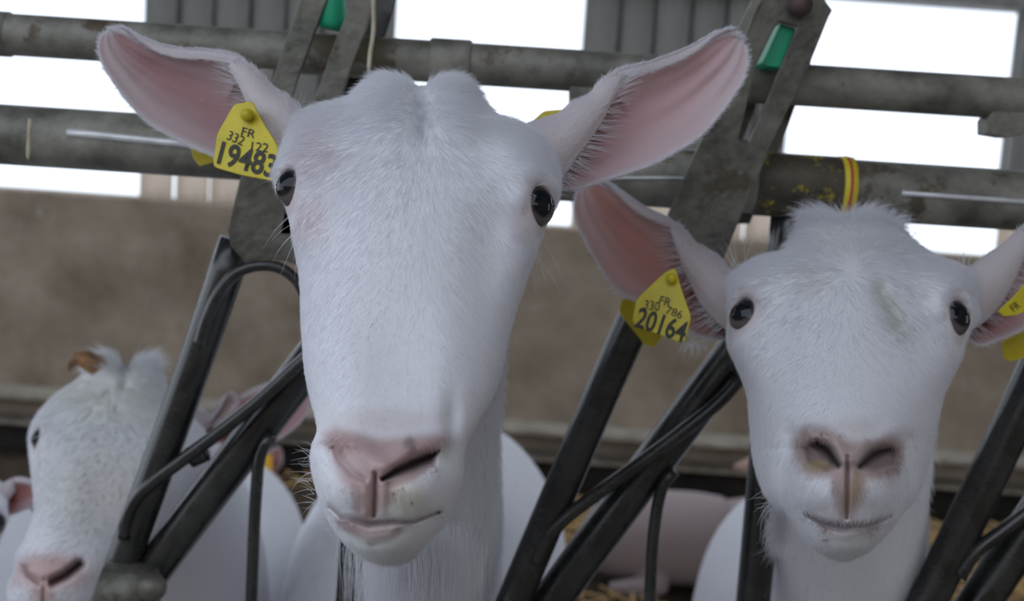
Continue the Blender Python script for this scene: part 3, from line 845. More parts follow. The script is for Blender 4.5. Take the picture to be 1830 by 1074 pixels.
G1 = goat_root(745, 900, 1.1, 'large white goat in the middle, face close to the lens, tag 19483')
S1 = Skin()
NP = (0.56, 0.41, 0.40)
H1 = head(
    rows=[(150, 722, 782), (153, 690, 815), (160, 655, 842), (172, 628, 856), (190, 566, 872), (203, 537, 886), (215, 527, 916), (228, 520, 945), (241, 514, 962),
          (271, 502, 985), (293, 494, 995), (331, 494, 1000), (357, 505, 996), (380, 513, 985), (421, 522, 970), (486, 534, 946), (507, 536, 939), (560, 538, 921),
          (600, 540, 910), (664, 545, 896), (714, 555, 878), (740, 562, 863), (769, 566, 847), (790, 559, 836), (808, 555, 831), (838, 556, 829), (858, 560, 827),
          (888, 569, 818), (908, 578, 811), (943, 594, 791), (968, 613, 768), (985, 632, 752), (997, 651, 737), (1004, 669, 721), (1008, 688, 702)],
    ridge=[(150, 752), (331, 748), (500, 727), (650, 698), (780, 682), (850, 674), (935, 674), (1008, 695)],
    df=[(150, .668), (160, .645), (180, .622), (203, .604), (271, .577), (331, .563), (421, .547), (507, .532), (600, .515), (700, .494), (760, .481), (800, .472), (850, .466),
        (900, .469), (935, .474), (968, .481), (990, .491), (1004, .503), (1008, .512)],
    ds=[(150, .672), (160, .668), (203, .655), (271, .626), (331, .612), (421, .600), (507, .590), (600, .575), (700, .553), (760, .524), (800, .511), (850, .505), (935, .507), (990, .513), (1008, .516)],
    db=[(150, .676), (160, .70), (203, .74), (300, .76), (421, .75), (560, .73), (664, .70), (760, .66), (850, .62), (935, .58), (990, .545), (1008, .520)],
    nfront=[(150, 2.0), (331, 2.5), (500, 2.6), (700, 2.7), (800, 2.3), (1008, 2.0)],
    nT=330, nR=440,
    shifts=[(684, 150, 44, 30, 0, -21), (812, 150, 40, 30, 0, -17), (752, 150, 16, 22, 0, 9)],
    dents=[('blob', 751, 175, 17, 80, .0065), ('blob', 690, 200, 50, 60, -.007), ('blob', 815, 200, 48, 60, -.007),
           ('blob', 590, 400, 50, 90, .005), ('blob', 880, 450, 48, 95, .007), ('blob', 555, 258, 45, 40, -.006), ('blob', 930, 285, 45, 42, -.007),
           ('blob', 735, 480, 70, 130, -.003), ('blob', 620, 640, 50, 130, -.003), ('blob', 800, 640, 52, 130, -.004),
           ('blob', 808, 760, 17, 55, .0045), ('blob', 572, 745, 22, 60, .004),
           ('blob', 612, 885, 44, 42, -.006), ('blob', 748, 885, 52, 46, -.007), ('blob', 690, 985, 75, 26, -.005),
           ('line', [(590, 785), (630, 792), (672, 826)], 20, -.0035), ('line', [(790, 785), (735, 797), (690, 832)], 19, -.005),
           ('tline', [(684, 856, 3), (708, 841, 7), (738, 828, 9.5), (766, 817, 8), (782, 806, 3)], .016), ('tline', [(700, 862, 10), (740, 845, 14), (772, 826, 8)], .003),
           ('tline', [(652, 858, 4), (630, 845, 8), (606, 820, 8), (597, 800, 4)], .0035), ('line', [(671, 846), (670, 890), (668, 922)], 4, .0038),
           ('line', [(652, 862), (655, 915)], 9, -.0018), ('line', [(686, 868), (683, 915)], 9, -.0018),
           ('line', [(590, 905), (612, 924), (640, 931), (662, 936), (698, 932), (738, 932), (786, 914)], 5, .006), ('poly', [(605, 932), (660, 942), (722, 936), (700, 962), (655, 970), (622, 955)], 9, -.003)],
    colours=[('poly', [(577, 775), (600, 762), (680, 784), (760, 776), (797, 772), (790, 800), (776, 824), (748, 850), (712, 874), (694, 902), (668, 930), (634, 918), (634, 884), (610, 862), (594, 818)], 13, (.47, .325, .32), .95),
             ('blob', 684, 752, 100, 24, (0.62, .54, .53), .55), ('blob', 622, 838, 20, 24, (.60, .50, .51), .55), ('blob', 652, 900, 18, 26, (.54, .42, .42), .6),
             ('poly', [(600, 926), (640, 934), (662, 939), (720, 936), (716, 952), (690, 964), (655, 968), (625, 954)], 7, (.44, .30, .315), .92),
             ('tline', [(588, 904, 3), (612, 924, 5), (662, 936, 6), (698, 932, 5), (738, 932, 5), (786, 914, 3)], (.30, .19, .19), .75),
             ('tline', [(690, 866, 8), (735, 850, 15), (768, 830, 8)], (.40, .29, .28), .7),  # brown shadow below the nostril, painted into the tint
             ('tline', [(684, 856, 3), (708, 842, 6), (738, 829, 8.5), (764, 818, 7), (780, 808, 3)], (.07, .035, .035), .96), ('tline', [(652, 858, 3), (630, 845, 6), (606, 820, 6), (597, 800, 3)], (.36, .24, .24), .45),
             ('line', [(671, 850), (668, 922)], 3.2, (.24, .12, .12), .85),
             ('blob', 731, 791, 11, 11, (.20, .16, .155), .8), ('blob', 783, 915, 4.5, 4, (.04, .03, .03), .95), ('blob', 725, 895, 40, 34, (.62, .58, .47), .6), ('blob', 800, 800, 20, 25, (.55, .52, .45), .4),
             ('blob', 703, 883, 3, 3, (.1, .07, .06), .8), ('blob', 736, 900, 3, 4, (.16, .12, .1), .7), ('blob', 590, 800, 4, 4, (.2, .12, .12), .7), ('blob', 622, 798, 2.5, 2.5, (.2, .12, .12), .7), ('blob', 780, 842, 3, 3, (.2, .15, .13), .7),
             ('blob', 575, 270, 42, 60, (.72, .66, .70), .6), ('blob', 555, 390, 40, 45, (.70, .60, .63), .6),
             ('blob', 940, 390, 34, 40, (.66, .58, .60), .5), ('blob', 700, 970, 90, 30, (.60, .60, .56), .35)],
    wets=[(672, 832, 72, 34), (670, 895, 16, 34), (660, 950, 50, 12)],
    eyes=[(513, 333, .0078, .0092, 0.15, 1.0), (968, 369, .0080, .0100, -0.35, 1.0)])
S1.add(H1['v'], H1['faces'], H1['tint'].reshape(-1, 3), wet=H1['wet'])
e1l = ear(S1, [(540, 215), (515, 183), (485, 165), (458, 135), (419, 109), (375, 100), (327, 97), (285, 89), (249, 76), (220, 60), (199, 55)],
          [(520, 300), (470, 308), (419, 297), (381, 279), (351, 267), (309, 246), (264, 219), (235, 189), (199, 141), (182, 112), (176, 82), (184, 62), (199, 55)],
          [(520, 290), (492, 252), (462, 214), (440, 180), (424, 146), (408, 118)], .36, .665, .70, cup=.016, dnear=.016, inner=(.46, .29, .30))
e1r = ear(S1, [(940, 232), (968, 222), (997, 214), (1027, 191), (1061, 174), (1077, 154), (1104, 137), (1165, 120), (1208, 105), (1248, 87), (1282, 68), (1309, 62), (1322, 68)],
          [(975, 335), (1000, 336), (1030, 338), (1064, 328), (1118, 311), (1165, 295), (1215, 268), (1252, 244), (1282, 211), (1309, 174), (1329, 141), (1336, 104), (1330, 78), (1322, 68)],
          [(985, 330), (1008, 312), (1030, 282), (1050, 255), (1075, 218), (1095, 178), (1120, 136)], .42, .665, .70, cup=.017, dnear=.015, inner=(.78, .58, .62))
t1 = torso(S1, [(*W(748, 480, .69), .055, .06), (*W(765, 640, .77), .053, .066), (*W(776, 800, .86), .050, .072), (*W(775, 940, .95), .058, .095), (-.075, 1.08, .845, .085, .15),
                (-.085, 1.22, .76, .135, .185), (-.09, 1.42, .69, .185, .22), (-.095, 1.68, .65, .215, .23), (-.10, 1.95, .64, .20, .22), (-.10, 2.12, .65, .12, .15), (-.10, 2.18, .65, .03, .04)], n=64, m=120)
legs(S1, [((-.19, 1.30), 0), ((.02, 1.30), 0), ((-.20, 1.98), 1), ((.0, 1.98), 1)], .58)
# beard and loose throat skin under the chin
S1.build(G1)
for e in H1['eyes']: eyeball(*e, G1)


def flow1(x, y):
    cx = np.interp(y, [150, 331, 500, 650, 850], [752, 748, 727, 698, 674])
    side = np.clip((x - cx) / 120, -1.6, 1.6)
    fx = side * np.interp(y, [130, 200, 300, 500, 900], [1.2, 1.0, .65, .35, .5])
    fy = np.interp(y, [120, 150, 175, 300, 800, 1000], [-1.0, -.4, .3, .8, 1.0, .9])
    return fx, fy


fur1 = [head_fur(H1, 120000, lambda x, y: np.interp(y, [125, 180, 320, 700, 800, 950, 1010], [.010, .012, .008, .005, .004, .005, .009]), flow1, rad=.00008, lift=.17)]
fur1.append(head_fur(H1, 500, lambda x, y: np.full(x.shape, .011), lambda x, y: ((x - 750) / 70, np.full(x.shape, -1.)), rad=.0001, lift=.7, mask=lambda x, y: (y < 165) * 1.0))
fur1.append(head_fur(H1, 2600, lambda x, y: np.full(x.shape, .010), flow1, rad=.00009, lift=.5, jit=.35, mask=lambda x, y: (y < 225) * 1.0))
fur1 += ear_fur(e1l, 7000, fringe=110) + ear_fur(e1r, 7000, fringe=170)
fur1.append(torso_fur(t1, 16000, .016, rows=(.0, .6)))


def lashes(H, n=46, L=.009):
    out = []
    for (E, o, a1, a2, r, sc) in H['eyes']:
        t = rng.uniform(.25, math.pi - .25, n)
        rim = E + r * 1.08 * (np.cos(t)[:, None] * a1 + np.sin(t)[:, None] * a2) - o * .001
        fl = np.cos(t)[:, None] * a1 * .8 + np.sin(t)[:, None] * a2 * .5 + o * .9
        fl = fl + rng.normal(0, .2, fl.shape); fl /= np.linalg.norm(fl, axis=1)[:, None]
        l = L * rng.uniform(.5, 1.1, n)[:, None]
        P = np.stack([rim, rim + fl * l * .35, rim + fl * l * .7 - a2 * l * .12, rim + fl * l - a2 * l * .35], 1)
        out.append((P, np.full(n, .00009), np.tile(WHITE, (n, 1))))
    return out


def lone(pts, rad=.00016, tint=WHITE):
    P = np.array([crom(W(np.array(p)[:, 0], np.array(p)[:, 1], np.array(p)[:, 2]), 4) for p in pts]); return (P, np.full(len(P), rad), np.tile(np.array(tint), (len(P), 1)))


def whiskers(root_line, n, dx, dy, L, d, spread=.35):
    out = []
    rl = crom(root_line, n)
    for (x, y) in rl:
        x += rng.normal(0, 4); y += rng.normal(0, 6)
        a = math.atan2(dy, dx) + rng.normal(0, spread); l = L * rng.uniform(.4, 1.2)
        out.append([(x, y, d), (x + math.cos(a) * l * .5, y + math.sin(a) * l * .5 - 2, d - .002), (x + math.cos(a) * l, y + math.sin(a) * l + rng.normal(0, 5), d - .001)])
    return out


wk = whiskers([(566, 800), (560, 850), (575, 910), (600, 950)], 46, -1, -.05, 42, .505) + whiskers([(822, 850), (805, 910), (780, 950)], 22, 1, .3, 34, .505) \
    + whiskers([(612, 955), (660, 1000), (740, 990)], 60, -.1, 1, 36, .505) + whiskers([(535, 200), (530, 210)], 9, .05, -1, 48, .64, .4) \
    + whiskers([(522, 380), (532, 440)], 12, -.5, 1, 75, .60, .35) + whiskers([(968, 430), (950, 470)], 9, .35, 1, 70, .60, .3)
fur1.append(lone(wk, .00011))
# long straight hair of the beard hanging from the throat
bp = []
for k in range(4200):
    x = rng.normal(735, 42); y = rng.uniform(930, 1010); dd = rng.uniform(.60, .80)
    bp.append([(x, y, dd), (x + rng.normal(0, 6), y + 70, dd + .01), (x + rng.normal(-4, 14), y + rng.uniform(110, 200), dd + .03)])
fur1.append(lone(bp, .00012))
fur1 += lashes(H1)
build_fur('fur', G1, fur1)
tb, *_ = tagmesh('ear_tag', [(339, 262), (345, 283), (356, 297), (382, 290), (420, 270), (400, 240)], .715, .0016, 'tag', G1)
tr = tagmesh('ear_tag', [(418, 186), (450, 180), (470, 219), (497, 262), (492, 324), (432, 313), (380, 298), (387, 240)], .635, .0016, 'tag', G1, tilt=(-.00010, -.00008))
tr[0]['label'] = 'yellow ear tag printed FR 332 122 19483'
letter('19483', tr, (388, 291), (489, 318), 40, tr[0], thick=.022)
letter('FR', tr, (431, 242), (455, 248), 15, tr[0]); letter('332', tr, (405, 249), (433, 261), 17, tr[0]); letter('122', tr, (449, 269), (479, 273), 16, tr[0])
tube('tag_stud', np.array([W(441, 205, .6325), W(441, 205, .69)]), .0036, 'tag', G1, 16)
tube('tag_hole_plug', np.array([W(367, 182, .695), W(367, 182, .715)]), .0024, 'tag', G1, 16)
tagmesh('ear_tag', [(942, 224), (972, 198), (1012, 195), (1040, 205), (1040, 240), (950, 240)], .70, .0016, 'tag', G1)

# ---------------------------------------------------------------- goat at the right
G2 = goat_root(1520, 900, 1.2, 'white goat at the right, facing straight ahead, tag 20164')
S2 = Skin()
R2 = dict(
    rows=[(388, 1495, 1545), (391, 1455, 1575), (400, 1430, 1606), (413, 1420, 1618), (427, 1411, 1630), (447, 1396, 1655), (457, 1366, 1673), (474, 1331, 1714), (491, 1310, 1735),
          (534, 1302, 1746), (560, 1302, 1748), (590, 1300, 1735), (610, 1300, 1727), (642, 1310, 1717), (662, 1319, 1708), (700, 1333, 1690), (749, 1339, 1677), (808, 1344, 1665),
          (855, 1355, 1651), (880, 1365, 1641), (899, 1380, 1629), (912, 1398, 1616), (926, 1412, 1605), (945, 1425, 1592), (966, 1441, 1573), (985, 1463, 1551), (997, 1488, 1527), (1001, 1500, 1514)],
    ridge=[(388, 1520), (560, 1520), (720, 1518), (850, 1514), (1001, 1507)],
    df=[(388, .775), (400, .745), (427, .718), (474, .687), (560, .663), (650, .638), (720, .614), (770, .599), (820, .588), (870, .586), (926, .592), (966, .600), (990, .613), (1001, .626)],
    ds=[(388, .778), (474, .745), (560, .718), (650, .703), (749, .690), (820, .680), (870, .668), (899, .656), (926, .637), (966, .631), (1001, .632)],
    db=[(388, .782), (400, .80), (474, .86), (560, .88), (700, .86), (820, .80), (900, .74), (966, .67), (1001, .637)],
    nfront=[(388, 2.0), (560, 2.3), (700, 2.1), (800, 1.75), (900, 1.9), (1001, 2.0)],
    shifts=[(1460, 390, 40, 26, 0, -12), (1550, 390, 40, 26, 0, -10)],
    dents=[('blob', 1385, 600, 45, 75, .005), ('blob', 1652, 600, 45, 75, .005), ('line', [(1572, 520), (1588, 550), (1600, 580)], 20, .003), ('blob', 1345, 495, 40, 32, -.006), ('blob', 1690, 500, 40, 32, -.006),
           ('blob', 1520, 600, 55, 120, -.003), ('line', [(1418, 780), (1404, 830), (1402, 890)], 20, .007), ('line', [(1618, 790), (1624, 840), (1616, 895)], 20, .008),
           ('blob', 1458, 885, 42, 38, -.007), ('blob', 1572, 885, 42, 38, -.007), ('blob', 1512, 978, 60, 26, -.005),
           ('blob', 1440, 778, 26, 22, -.005), ('blob', 1594, 783, 26, 22, -.005), ('line', [(1448, 768), (1490, 784), (1510, 820)], 13, -.004), ('line', [(1588, 775), (1545, 788), (1524, 820)], 13, -.004),
           ('poly', [(1436, 800), (1460, 788), (1484, 802), (1499, 830), (1478, 838), (1446, 826)], 8, .006), ('poly', [(1602, 806), (1584, 798), (1556, 808), (1536, 834), (1562, 840), (1596, 830)], 8, .006),
           ('tline', [(1452, 792, 5), (1470, 799, 9), (1484, 811, 9), (1498, 832, 4)], .010), ('tline', [(1592, 802, 5), (1572, 806, 9), (1555, 816, 9), (1536, 834, 4)], .010),
           ('line', [(1515, 815), (1515, 850), (1513, 928)], 4, .0035), ('line', [(1442, 920), (1475, 935), (1510, 941), (1552, 937), (1590, 922)], 5.5, .006), ('line', [(1470, 950), (1510, 958), (1550, 951)], 9, -.003)],
    colours=[('poly', [(1416, 785), (1438, 762), (1473, 764), (1514, 786), (1560, 786), (1592, 772), (1615, 790), (1612, 824), (1592, 854), (1552, 858), (1540, 892), (1524, 924), (1501, 924), (1490, 882), (1482, 856), (1442, 852), (1422, 822)], 11, (.44, .33, .315), .95),
             ('blob', 1516, 768, 80, 22, (.60, .52, .50), .45),
             ('poly', [(1446, 926), (1478, 940), (1511, 945), (1556, 940), (1582, 930), (1556, 952), (1511, 960), (1470, 950)], 6, (.40, .31, .31), .9),
             ('tline', [(1440, 919, 4), (1475, 935, 7), (1510, 941, 8), (1552, 937, 7), (1592, 921, 4)], (.24, .18, .17), .8),
             ('poly', [(1432, 800), (1458, 786), (1484, 800), (1500, 832), (1478, 840), (1442, 830)], 9, (.17, .115, .115), .85), ('poly', [(1606, 806), (1586, 795), (1556, 806), (1534, 834), (1562, 842), (1600, 834)], 9, (.17, .115, .115), .85),  # shading inside both nostrils, painted as dark tint
             ('tline', [(1458, 790, 3), (1478, 803, 6), (1498, 830, 5)], (.03, .018, .018), .95), ('tline', [(1590, 801, 3), (1560, 810, 7), (1537, 832, 5)], (.03, .018, .018), .95),
             ('blob', 1461, 832, 22, 10, (.36, .28, .13), .75), ('tline', [(1532, 846, 8), (1528, 872, 11), (1514, 900, 8)], (.33, .25, .14), .7),
             ('line', [(1515, 815), (1513, 925)], 3.2, (.20, .11, .10), .8), ('line', [(1568, 515), (1588, 550), (1604, 588)], 17, (.48, .48, .42), .65), ('blob', 1455, 500, 30, 30, (.70, .70, .66), .5),  # forehead streak: dirt together with groove shading put into the tint
             ('blob', 1520, 430, 90, 40, (.74, .74, .72), .4), ('blob', 1515, 985, 90, 30, (.62, .63, .60), .4), ('blob', 1475, 966, 8, 2.5, (.1, .08, .07), .7)],
    wets=[(1515, 818, 78, 36), (1514, 890, 12, 34), (1510, 955, 42, 9)],
    eyes=[(1326, 561, .0080, .0098, .1, 1.0), (1714, 567, .0086, .0102, -.15, 1.0)])
H2 = head(**R2, nT=320, nR=380)
S2.add(H2['v'], H2['faces'], H2['tint'].reshape(-1, 3), wet=H2['wet'])
e2l = ear(S2, [(1330, 500), (1305, 491), (1275, 461), (1241, 441), (1215, 414), (1188, 397), (1151, 380), (1117, 357), (1087, 337), (1064, 328), (1050, 330)],
          [(1318, 606), (1290, 606), (1262, 606), (1225, 588), (1185, 560), (1134, 538), (1107, 525), (1087, 501), (1064, 464), (1047, 431), (1031, 397), (1027, 364), (1036, 339), (1050, 330)],
          [(1312, 600), (1285, 580), (1258, 552), (1238, 515), (1222, 480), (1210, 445), (1200, 415)], .46, .765, .80, cup=.016, dnear=.016, inner=(.64, .37, .33), thin=.42)
e2r = ear(S2, [(1718, 490), (1733, 486), (1762, 465), (1801, 439), (1830, 412), (1880, 380), (1930, 350), (1975, 332), (1995, 335)],
          [(1715, 600), (1730, 606), (1746, 617), (1790, 606), (1830, 588), (1880, 560), (1930, 505), (1975, 430), (2003, 365), (1995, 335)],
          [(1725, 595), (1752, 580), (1780, 555), (1800, 525), (1822, 480), (1840, 430)], .42, .765, .80, cup=.016, dnear=.015, inner=(.62, .40, .40))
t2 = torso(S2, [(*W(1520, 560, .80), .06, .06), (*W(1525, 720, .86), .06, .07), (*W(1518, 900, .93), .062, .085), (*W(1512, 1020, 1.02), .068, .11), (.375, 1.16, .80, .085, .14),
                (.43, 1.32, .67, .14, .18), (.485, 1.55, .59, .19, .21), (.54, 1.8, .58, .20, .215), (.58, 2.0, .58, .18, .20), (.60, 2.15, .60, .11, .15), (.60, 2.2, .60, .03, .04)], n=64, m=110)
legs(S2, [((.35, 1.38), 0), ((.54, 1.38), 0), ((.49, 2.02), 1), ((.68, 2.02), 1)], .50)
S2.build(G2)
for e in H2['eyes']: eyeball(*e, G2)


def flow2(x, y):
    side = np.clip((x - 1520) / 100, -1.6, 1.6)
    return side * np.interp(y, [380, 430, 560, 800], [1., .8, .45, .4]), np.interp(y, [385, 420, 470, 560, 900], [-1., -.7, -.1, .7, 1.])


fur2 = [head_fur(H2, 70000, lambda x, y: np.interp(y, [388, 430, 520, 700, 1000], [.012, .013, .009, .0055, .007]), flow2, rad=.000095, lift=.22, jit=.32)]
fur2.append(head_fur(H2, 1000, lambda x, y: np.full(x.shape, .021), lambda x, y: ((x - 1510) / 110, np.full(x.shape, -1.)), rad=.00011, lift=.6, jit=.4, mask=lambda x, y: (y < 402) * 1.0))
fur2 += ear_fur(e2l, 6000, fringe=150) + ear_fur(e2r, 4000, fringe=110)
fur2.append(torso_fur(t2, 9000, .016, rows=(.0, .55)))
fur2.append(lone(whiskers([(1305, 485), (1330, 470)], 12, -.2, -1, 60, .74, .35) + whiskers([(1715, 470), (1735, 480)], 10, .2, -1, 40, .74, .35)
                 + whiskers([(1600, 400), (1640, 425)], 26, .5, -1, 26, .75, .5)
                 + whiskers([(1375, 890), (1385, 900)], 26, -.3, .6, 34, .655, .6) + whiskers([(1625, 900), (1635, 895)], 12, .6, .6, 24, .65, .5) + whiskers([(1225, 605), (1262, 612)], 60, -.35, 1, 26, .775, .5), .00014))
tf = []
for k in range(420):
    x = rng.normal(1394, 10); y = rng.uniform(900, 960); tf.append([(x, y, .74), (x - 6 + rng.normal(0, 5), y + 25, .735), (x - 8 + rng.normal(0, 10), y + rng.uniform(35, 60), .737)])
fur2.append(lone(tf, .00013))
fur2 += lashes(H2)
build_fur('fur', G2, fur2)
tagmesh('ear_tag', [(1111, 534), (1106, 558), (1153, 617), (1170, 621), (1182, 604), (1200, 560), (1150, 535)], .835, .0016, 'tag', G2)
tr = tagmesh('ear_tag', [(1188, 486), (1207, 478), (1219, 520), (1236, 567), (1222, 615), (1129, 579), (1137, 534)], .735, .0016, 'tag', G2, tilt=(-.00010, -.00008))
tr[0]['label'] = 'yellow ear tag printed FR 330 786 20164'
letter('20164', tr, (1133, 583), (1221, 612), 37, tr[0], thick=.02)
letter('FR', tr, (1177, 543), (1197, 549), 15, tr[0]); letter('330', tr, (1151, 552), (1178, 556), 16, tr[0]); letter('786', tr, (1189, 560), (1217, 570), 14, tr[0])
tube('tag_stud', np.array([W(1200, 497, .7325), W(1200, 497, .80)]), .0036, 'tag', G2, 16)
tr = tagmesh('ear_tag', [(1783, 556), (1795, 566), (1822, 562), (1850, 545), (1850, 505), (1830, 508), (1812, 530)], .745, .0016, 'tag', G2)
letter('FR', tr, (1812, 558), (1824, 548), 14, tr[0])
tagmesh('ear_tag', [(1790, 612), (1794, 640), (1806, 646), (1860, 632), (1860, 585), (1812, 592)], .815, .0016, 'tag', G2)

# ---------------------------------------------------------------- goat with the horn bud at the left, behind the bars
G3 = goat_root(260, 900, 1.6, 'white goat with a brown horn stub behind the left slanted bars')
S3 = Skin()
H3 = head(
    rows=[(652, 205, 250), (655, 175, 277), (662, 156, 286), (675, 144, 292), (701, 110, 300), (732, 76, 325), (763, 57, 358), (783, 53, 372), (807, 53, 376), (847, 57, 362), (880, 60, 338), (918, 61, 306),
          (957, 48, 270), (988, 31, 246), (1019, 26, 224), (1041, 16, 212), (1074, 14, 200), (1105, 28, 182), (1128, 58, 158), (1138, 88, 128)],
    ridge=[(652, 225), (783, 196), (900, 146), (1019, 92), (1074, 88), (1138, 105)],
    df=[(652, 1.125), (670, 1.085), (701, 1.06), (783, 1.025), (900, .985), (980, .955), (1030, .945), (1074, .95), (1110, .965), (1138, .99)],
    ds=[(652, 1.13), (701, 1.12), (783, 1.095), (900, 1.06), (980, 1.02), (1030, 1.0), (1138, 1.0)],
    db=[(652, 1.135), (701, 1.22), (783, 1.26), (900, 1.2), (1030, 1.1), (1138, 1.01)],
    nfront=[(652, 2.0), (783, 2.3), (1138, 2.0)], nT=220, nR=260,
    shifts=[(183, 652, 26, 22, 0, -20), (268, 652, 24, 22, 0, -14), (225, 652, 12, 18, 0, 7)],
    dents=[('line', [(226, 650), (222, 690)], 9, .008), ('line', [(112, 830), (92, 900), (62, 955)], 10, .004), ('blob', 130, 880, 30, 60, -.004),
           ('line', [(94, 1040), (118, 1028), (142, 1008)], 8, .016), ('line', [(70, 1040), (52, 1028), (42, 1012)], 6, .008), ('line', [(80, 1035), (78, 1080)], 4, .004)],
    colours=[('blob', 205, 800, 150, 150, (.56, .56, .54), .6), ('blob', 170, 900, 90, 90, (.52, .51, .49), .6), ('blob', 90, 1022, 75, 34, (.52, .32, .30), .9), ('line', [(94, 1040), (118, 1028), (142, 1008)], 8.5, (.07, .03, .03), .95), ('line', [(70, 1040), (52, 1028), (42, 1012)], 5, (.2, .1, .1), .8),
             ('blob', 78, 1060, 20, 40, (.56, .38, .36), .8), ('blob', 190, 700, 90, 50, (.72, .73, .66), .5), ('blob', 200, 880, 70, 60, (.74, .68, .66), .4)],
    wets=[(90, 1025, 50, 22)], eyes=[(66, 783, .0058, .0092, 0.0, 1.0)])
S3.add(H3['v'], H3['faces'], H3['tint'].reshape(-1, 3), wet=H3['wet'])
e3 = ear(S3, [(345, 728), (362, 738), (378, 752), (400, 735), (440, 708), (480, 690), (520, 676), (550, 672)],
         [(350, 790), (390, 790), (440, 795), (485, 791), (515, 775), (540, 752), (555, 715), (550, 672)], [(350, 780), (380, 760), (405, 738), (432, 712)], .3, 1.16, 1.18, cup=.012, dnear=.012, inner=(.66, .25, .27))
ear(S3, [(372, 752), (385, 735), (408, 708), (420, 702)], [(380, 760), (398, 748), (425, 722), (420, 702)], [], 0.0, 1.145, 1.15, cup=.006, inner=(.7, .62, .6))
t3 = torso(S3, [(*W(250, 800, 1.17), .06, .06), (*W(310, 880, 1.25), .07, .075), (*W(340, 960, 1.33), .075, .10), (*W(350, 1040, 1.42), .09, .13), (-.45, 1.52, .57, .13, .17),
                (-.50, 1.68, .51, .17, .20), (-.53, 1.9, .49, .19, .22), (-.54, 2.1, .50, .18, .21), (-.54, 2.28, .52, .11, .14), (-.54, 2.33, .58, .03, .04)], n=48, m=90)
legs(S3, [((-.57, 1.64), 0), ((-.40, 1.64), 0), ((-.63, 2.12), 1), ((-.45, 2.12), 1)], .48)
S3.build(G3)
for e in H3['eyes']: eyeball(*e, G3)
fl3 = lambda x, y: (np.clip((x - 200) / 70, -1.5, 1.5) * .6, np.interp(y, [640, 690, 760], [-1, .2, 1]))
fur3 = [head_fur(H3, 18000, lambda x, y: np.interp(y, [640, 700, 800, 1100], [.018, .014, .008, .006]), fl3, rad=.00019, lift=.35)]
fur3.append(head_fur(H3, 700, lambda x, y: np.full(x.shape, .022), lambda x, y: ((x - 225) / 50, np.full(x.shape, -1.)), rad=.0002, lift=.6, mask=lambda x, y: (y < 664) * 1.0))
fur3 += ear_fur(e3, 1500, fringe=0) + [torso_fur(t3, 6000, .014, rad=.0003)]
fur3.append(lone(whiskers([(62, 762), (58, 780)], 14, -1, -.1, 18, 1.08, .4), .0002))
build_fur('fur', G3, fur3)
tube('horn_bud', W(np.array([186, 172, 154, 138, 127, 123]), np.array([668, 652, 642, 640, 650, 662]), np.full(6, 1.10)), np.array([.010, .0105, .0098, .0075, .0045, .0018]), 'horn', G3, 14)


# ---------------------------------------------------------------- further goats, same build seen from farther away
def far_goat(cx, cy, d0, label, ears, body, legspots, nT=140, nR=160, tint=(1, 1, 1), tagpoly=None, furn=5000, legtop=.48):
    s = .70 / d0
    q = lambda L: [(cy + s * (r[0] - 700),) + tuple(cx + s * (v - 1520) for v in r[1:]) for r in L]
    dd = lambda L: [(cy + s * (a - 700), d0 + (b - .70)) for a, b in L]
    mp = lambda P: [(cx + s * (x - 1520), cy + s * (y - 700)) for x, y in P]
    D = []
    for k, *a in R2['dents']:
        if k == 'poly': D.append(('poly', mp(a[0]), a[1] * s, a[2])); continue
        if k == 'tline': D.append(('tline', [(*mp([(x, y)])[0], ww * s) for x, y, ww in a[0]], a[1])); continue
        D.append(('line', mp(a[0]), a[1] * s, a[2]) if k == 'line' else ('blob', *mp([(a[0], a[1])])[0], a[2] * s, a[3] * s, a[4]))
    Cc = []
    for k, *a in R2['colours']:
        if k == 'poly': Cc.append(('poly', mp(a[0]), a[1] * s, a[2], a[3])); continue
        if k == 'tline': Cc.append(('tline', [(*mp([(x, y)])[0], ww * s) for x, y, ww in a[0]], a[1], a[2])); continue
        Cc.append(('line', mp(a[0]), a[1] * s, a[2], a[3]) if k == 'line' else ('blob', *mp([(a[0], a[1])])[0], a[2] * s, a[3] * s, a[4], a[5]))
    g = goat_root(cx, cy, d0 + .4, label)
    S = Skin()
    H = head(q(R2['rows']), [(cy + s * (a - 700), cx + s * (b - 1520)) for a, b in R2['ridge']], dd(R2['df']), dd(R2['ds']), dd(R2['db']),
             [(cy + s * (a - 700), b) for a, b in R2['nfront']], nT, nR, (), D, Cc, (), [(*mp([(e[0], e[1])])[0], *e[2:]) for e in R2['eyes']])
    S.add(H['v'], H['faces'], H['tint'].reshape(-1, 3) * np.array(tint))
    Es = []
    for E in ears:
        up, lo, fo, uf, da, db_ = E
        Es.append(ear(S, up, lo, fo, uf, da, db_, cup=.012, dnear=.012, nu=50))
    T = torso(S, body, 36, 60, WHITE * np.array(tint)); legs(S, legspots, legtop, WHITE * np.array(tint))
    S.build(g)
    for e in H['eyes']: eyeball(*e, g)
    fl = lambda x, y: (np.clip((x - cx) / (100 * s), -1.5, 1.5) * .6, np.ones_like(x))
    if furn: build_fur('fur', g, [head_fur(H, furn, lambda x, y: np.full(x.shape, .008), fl, rad=.0002 * d0), torso_fur(T, furn // 2, .014, rad=.0003)])
    return g, mp


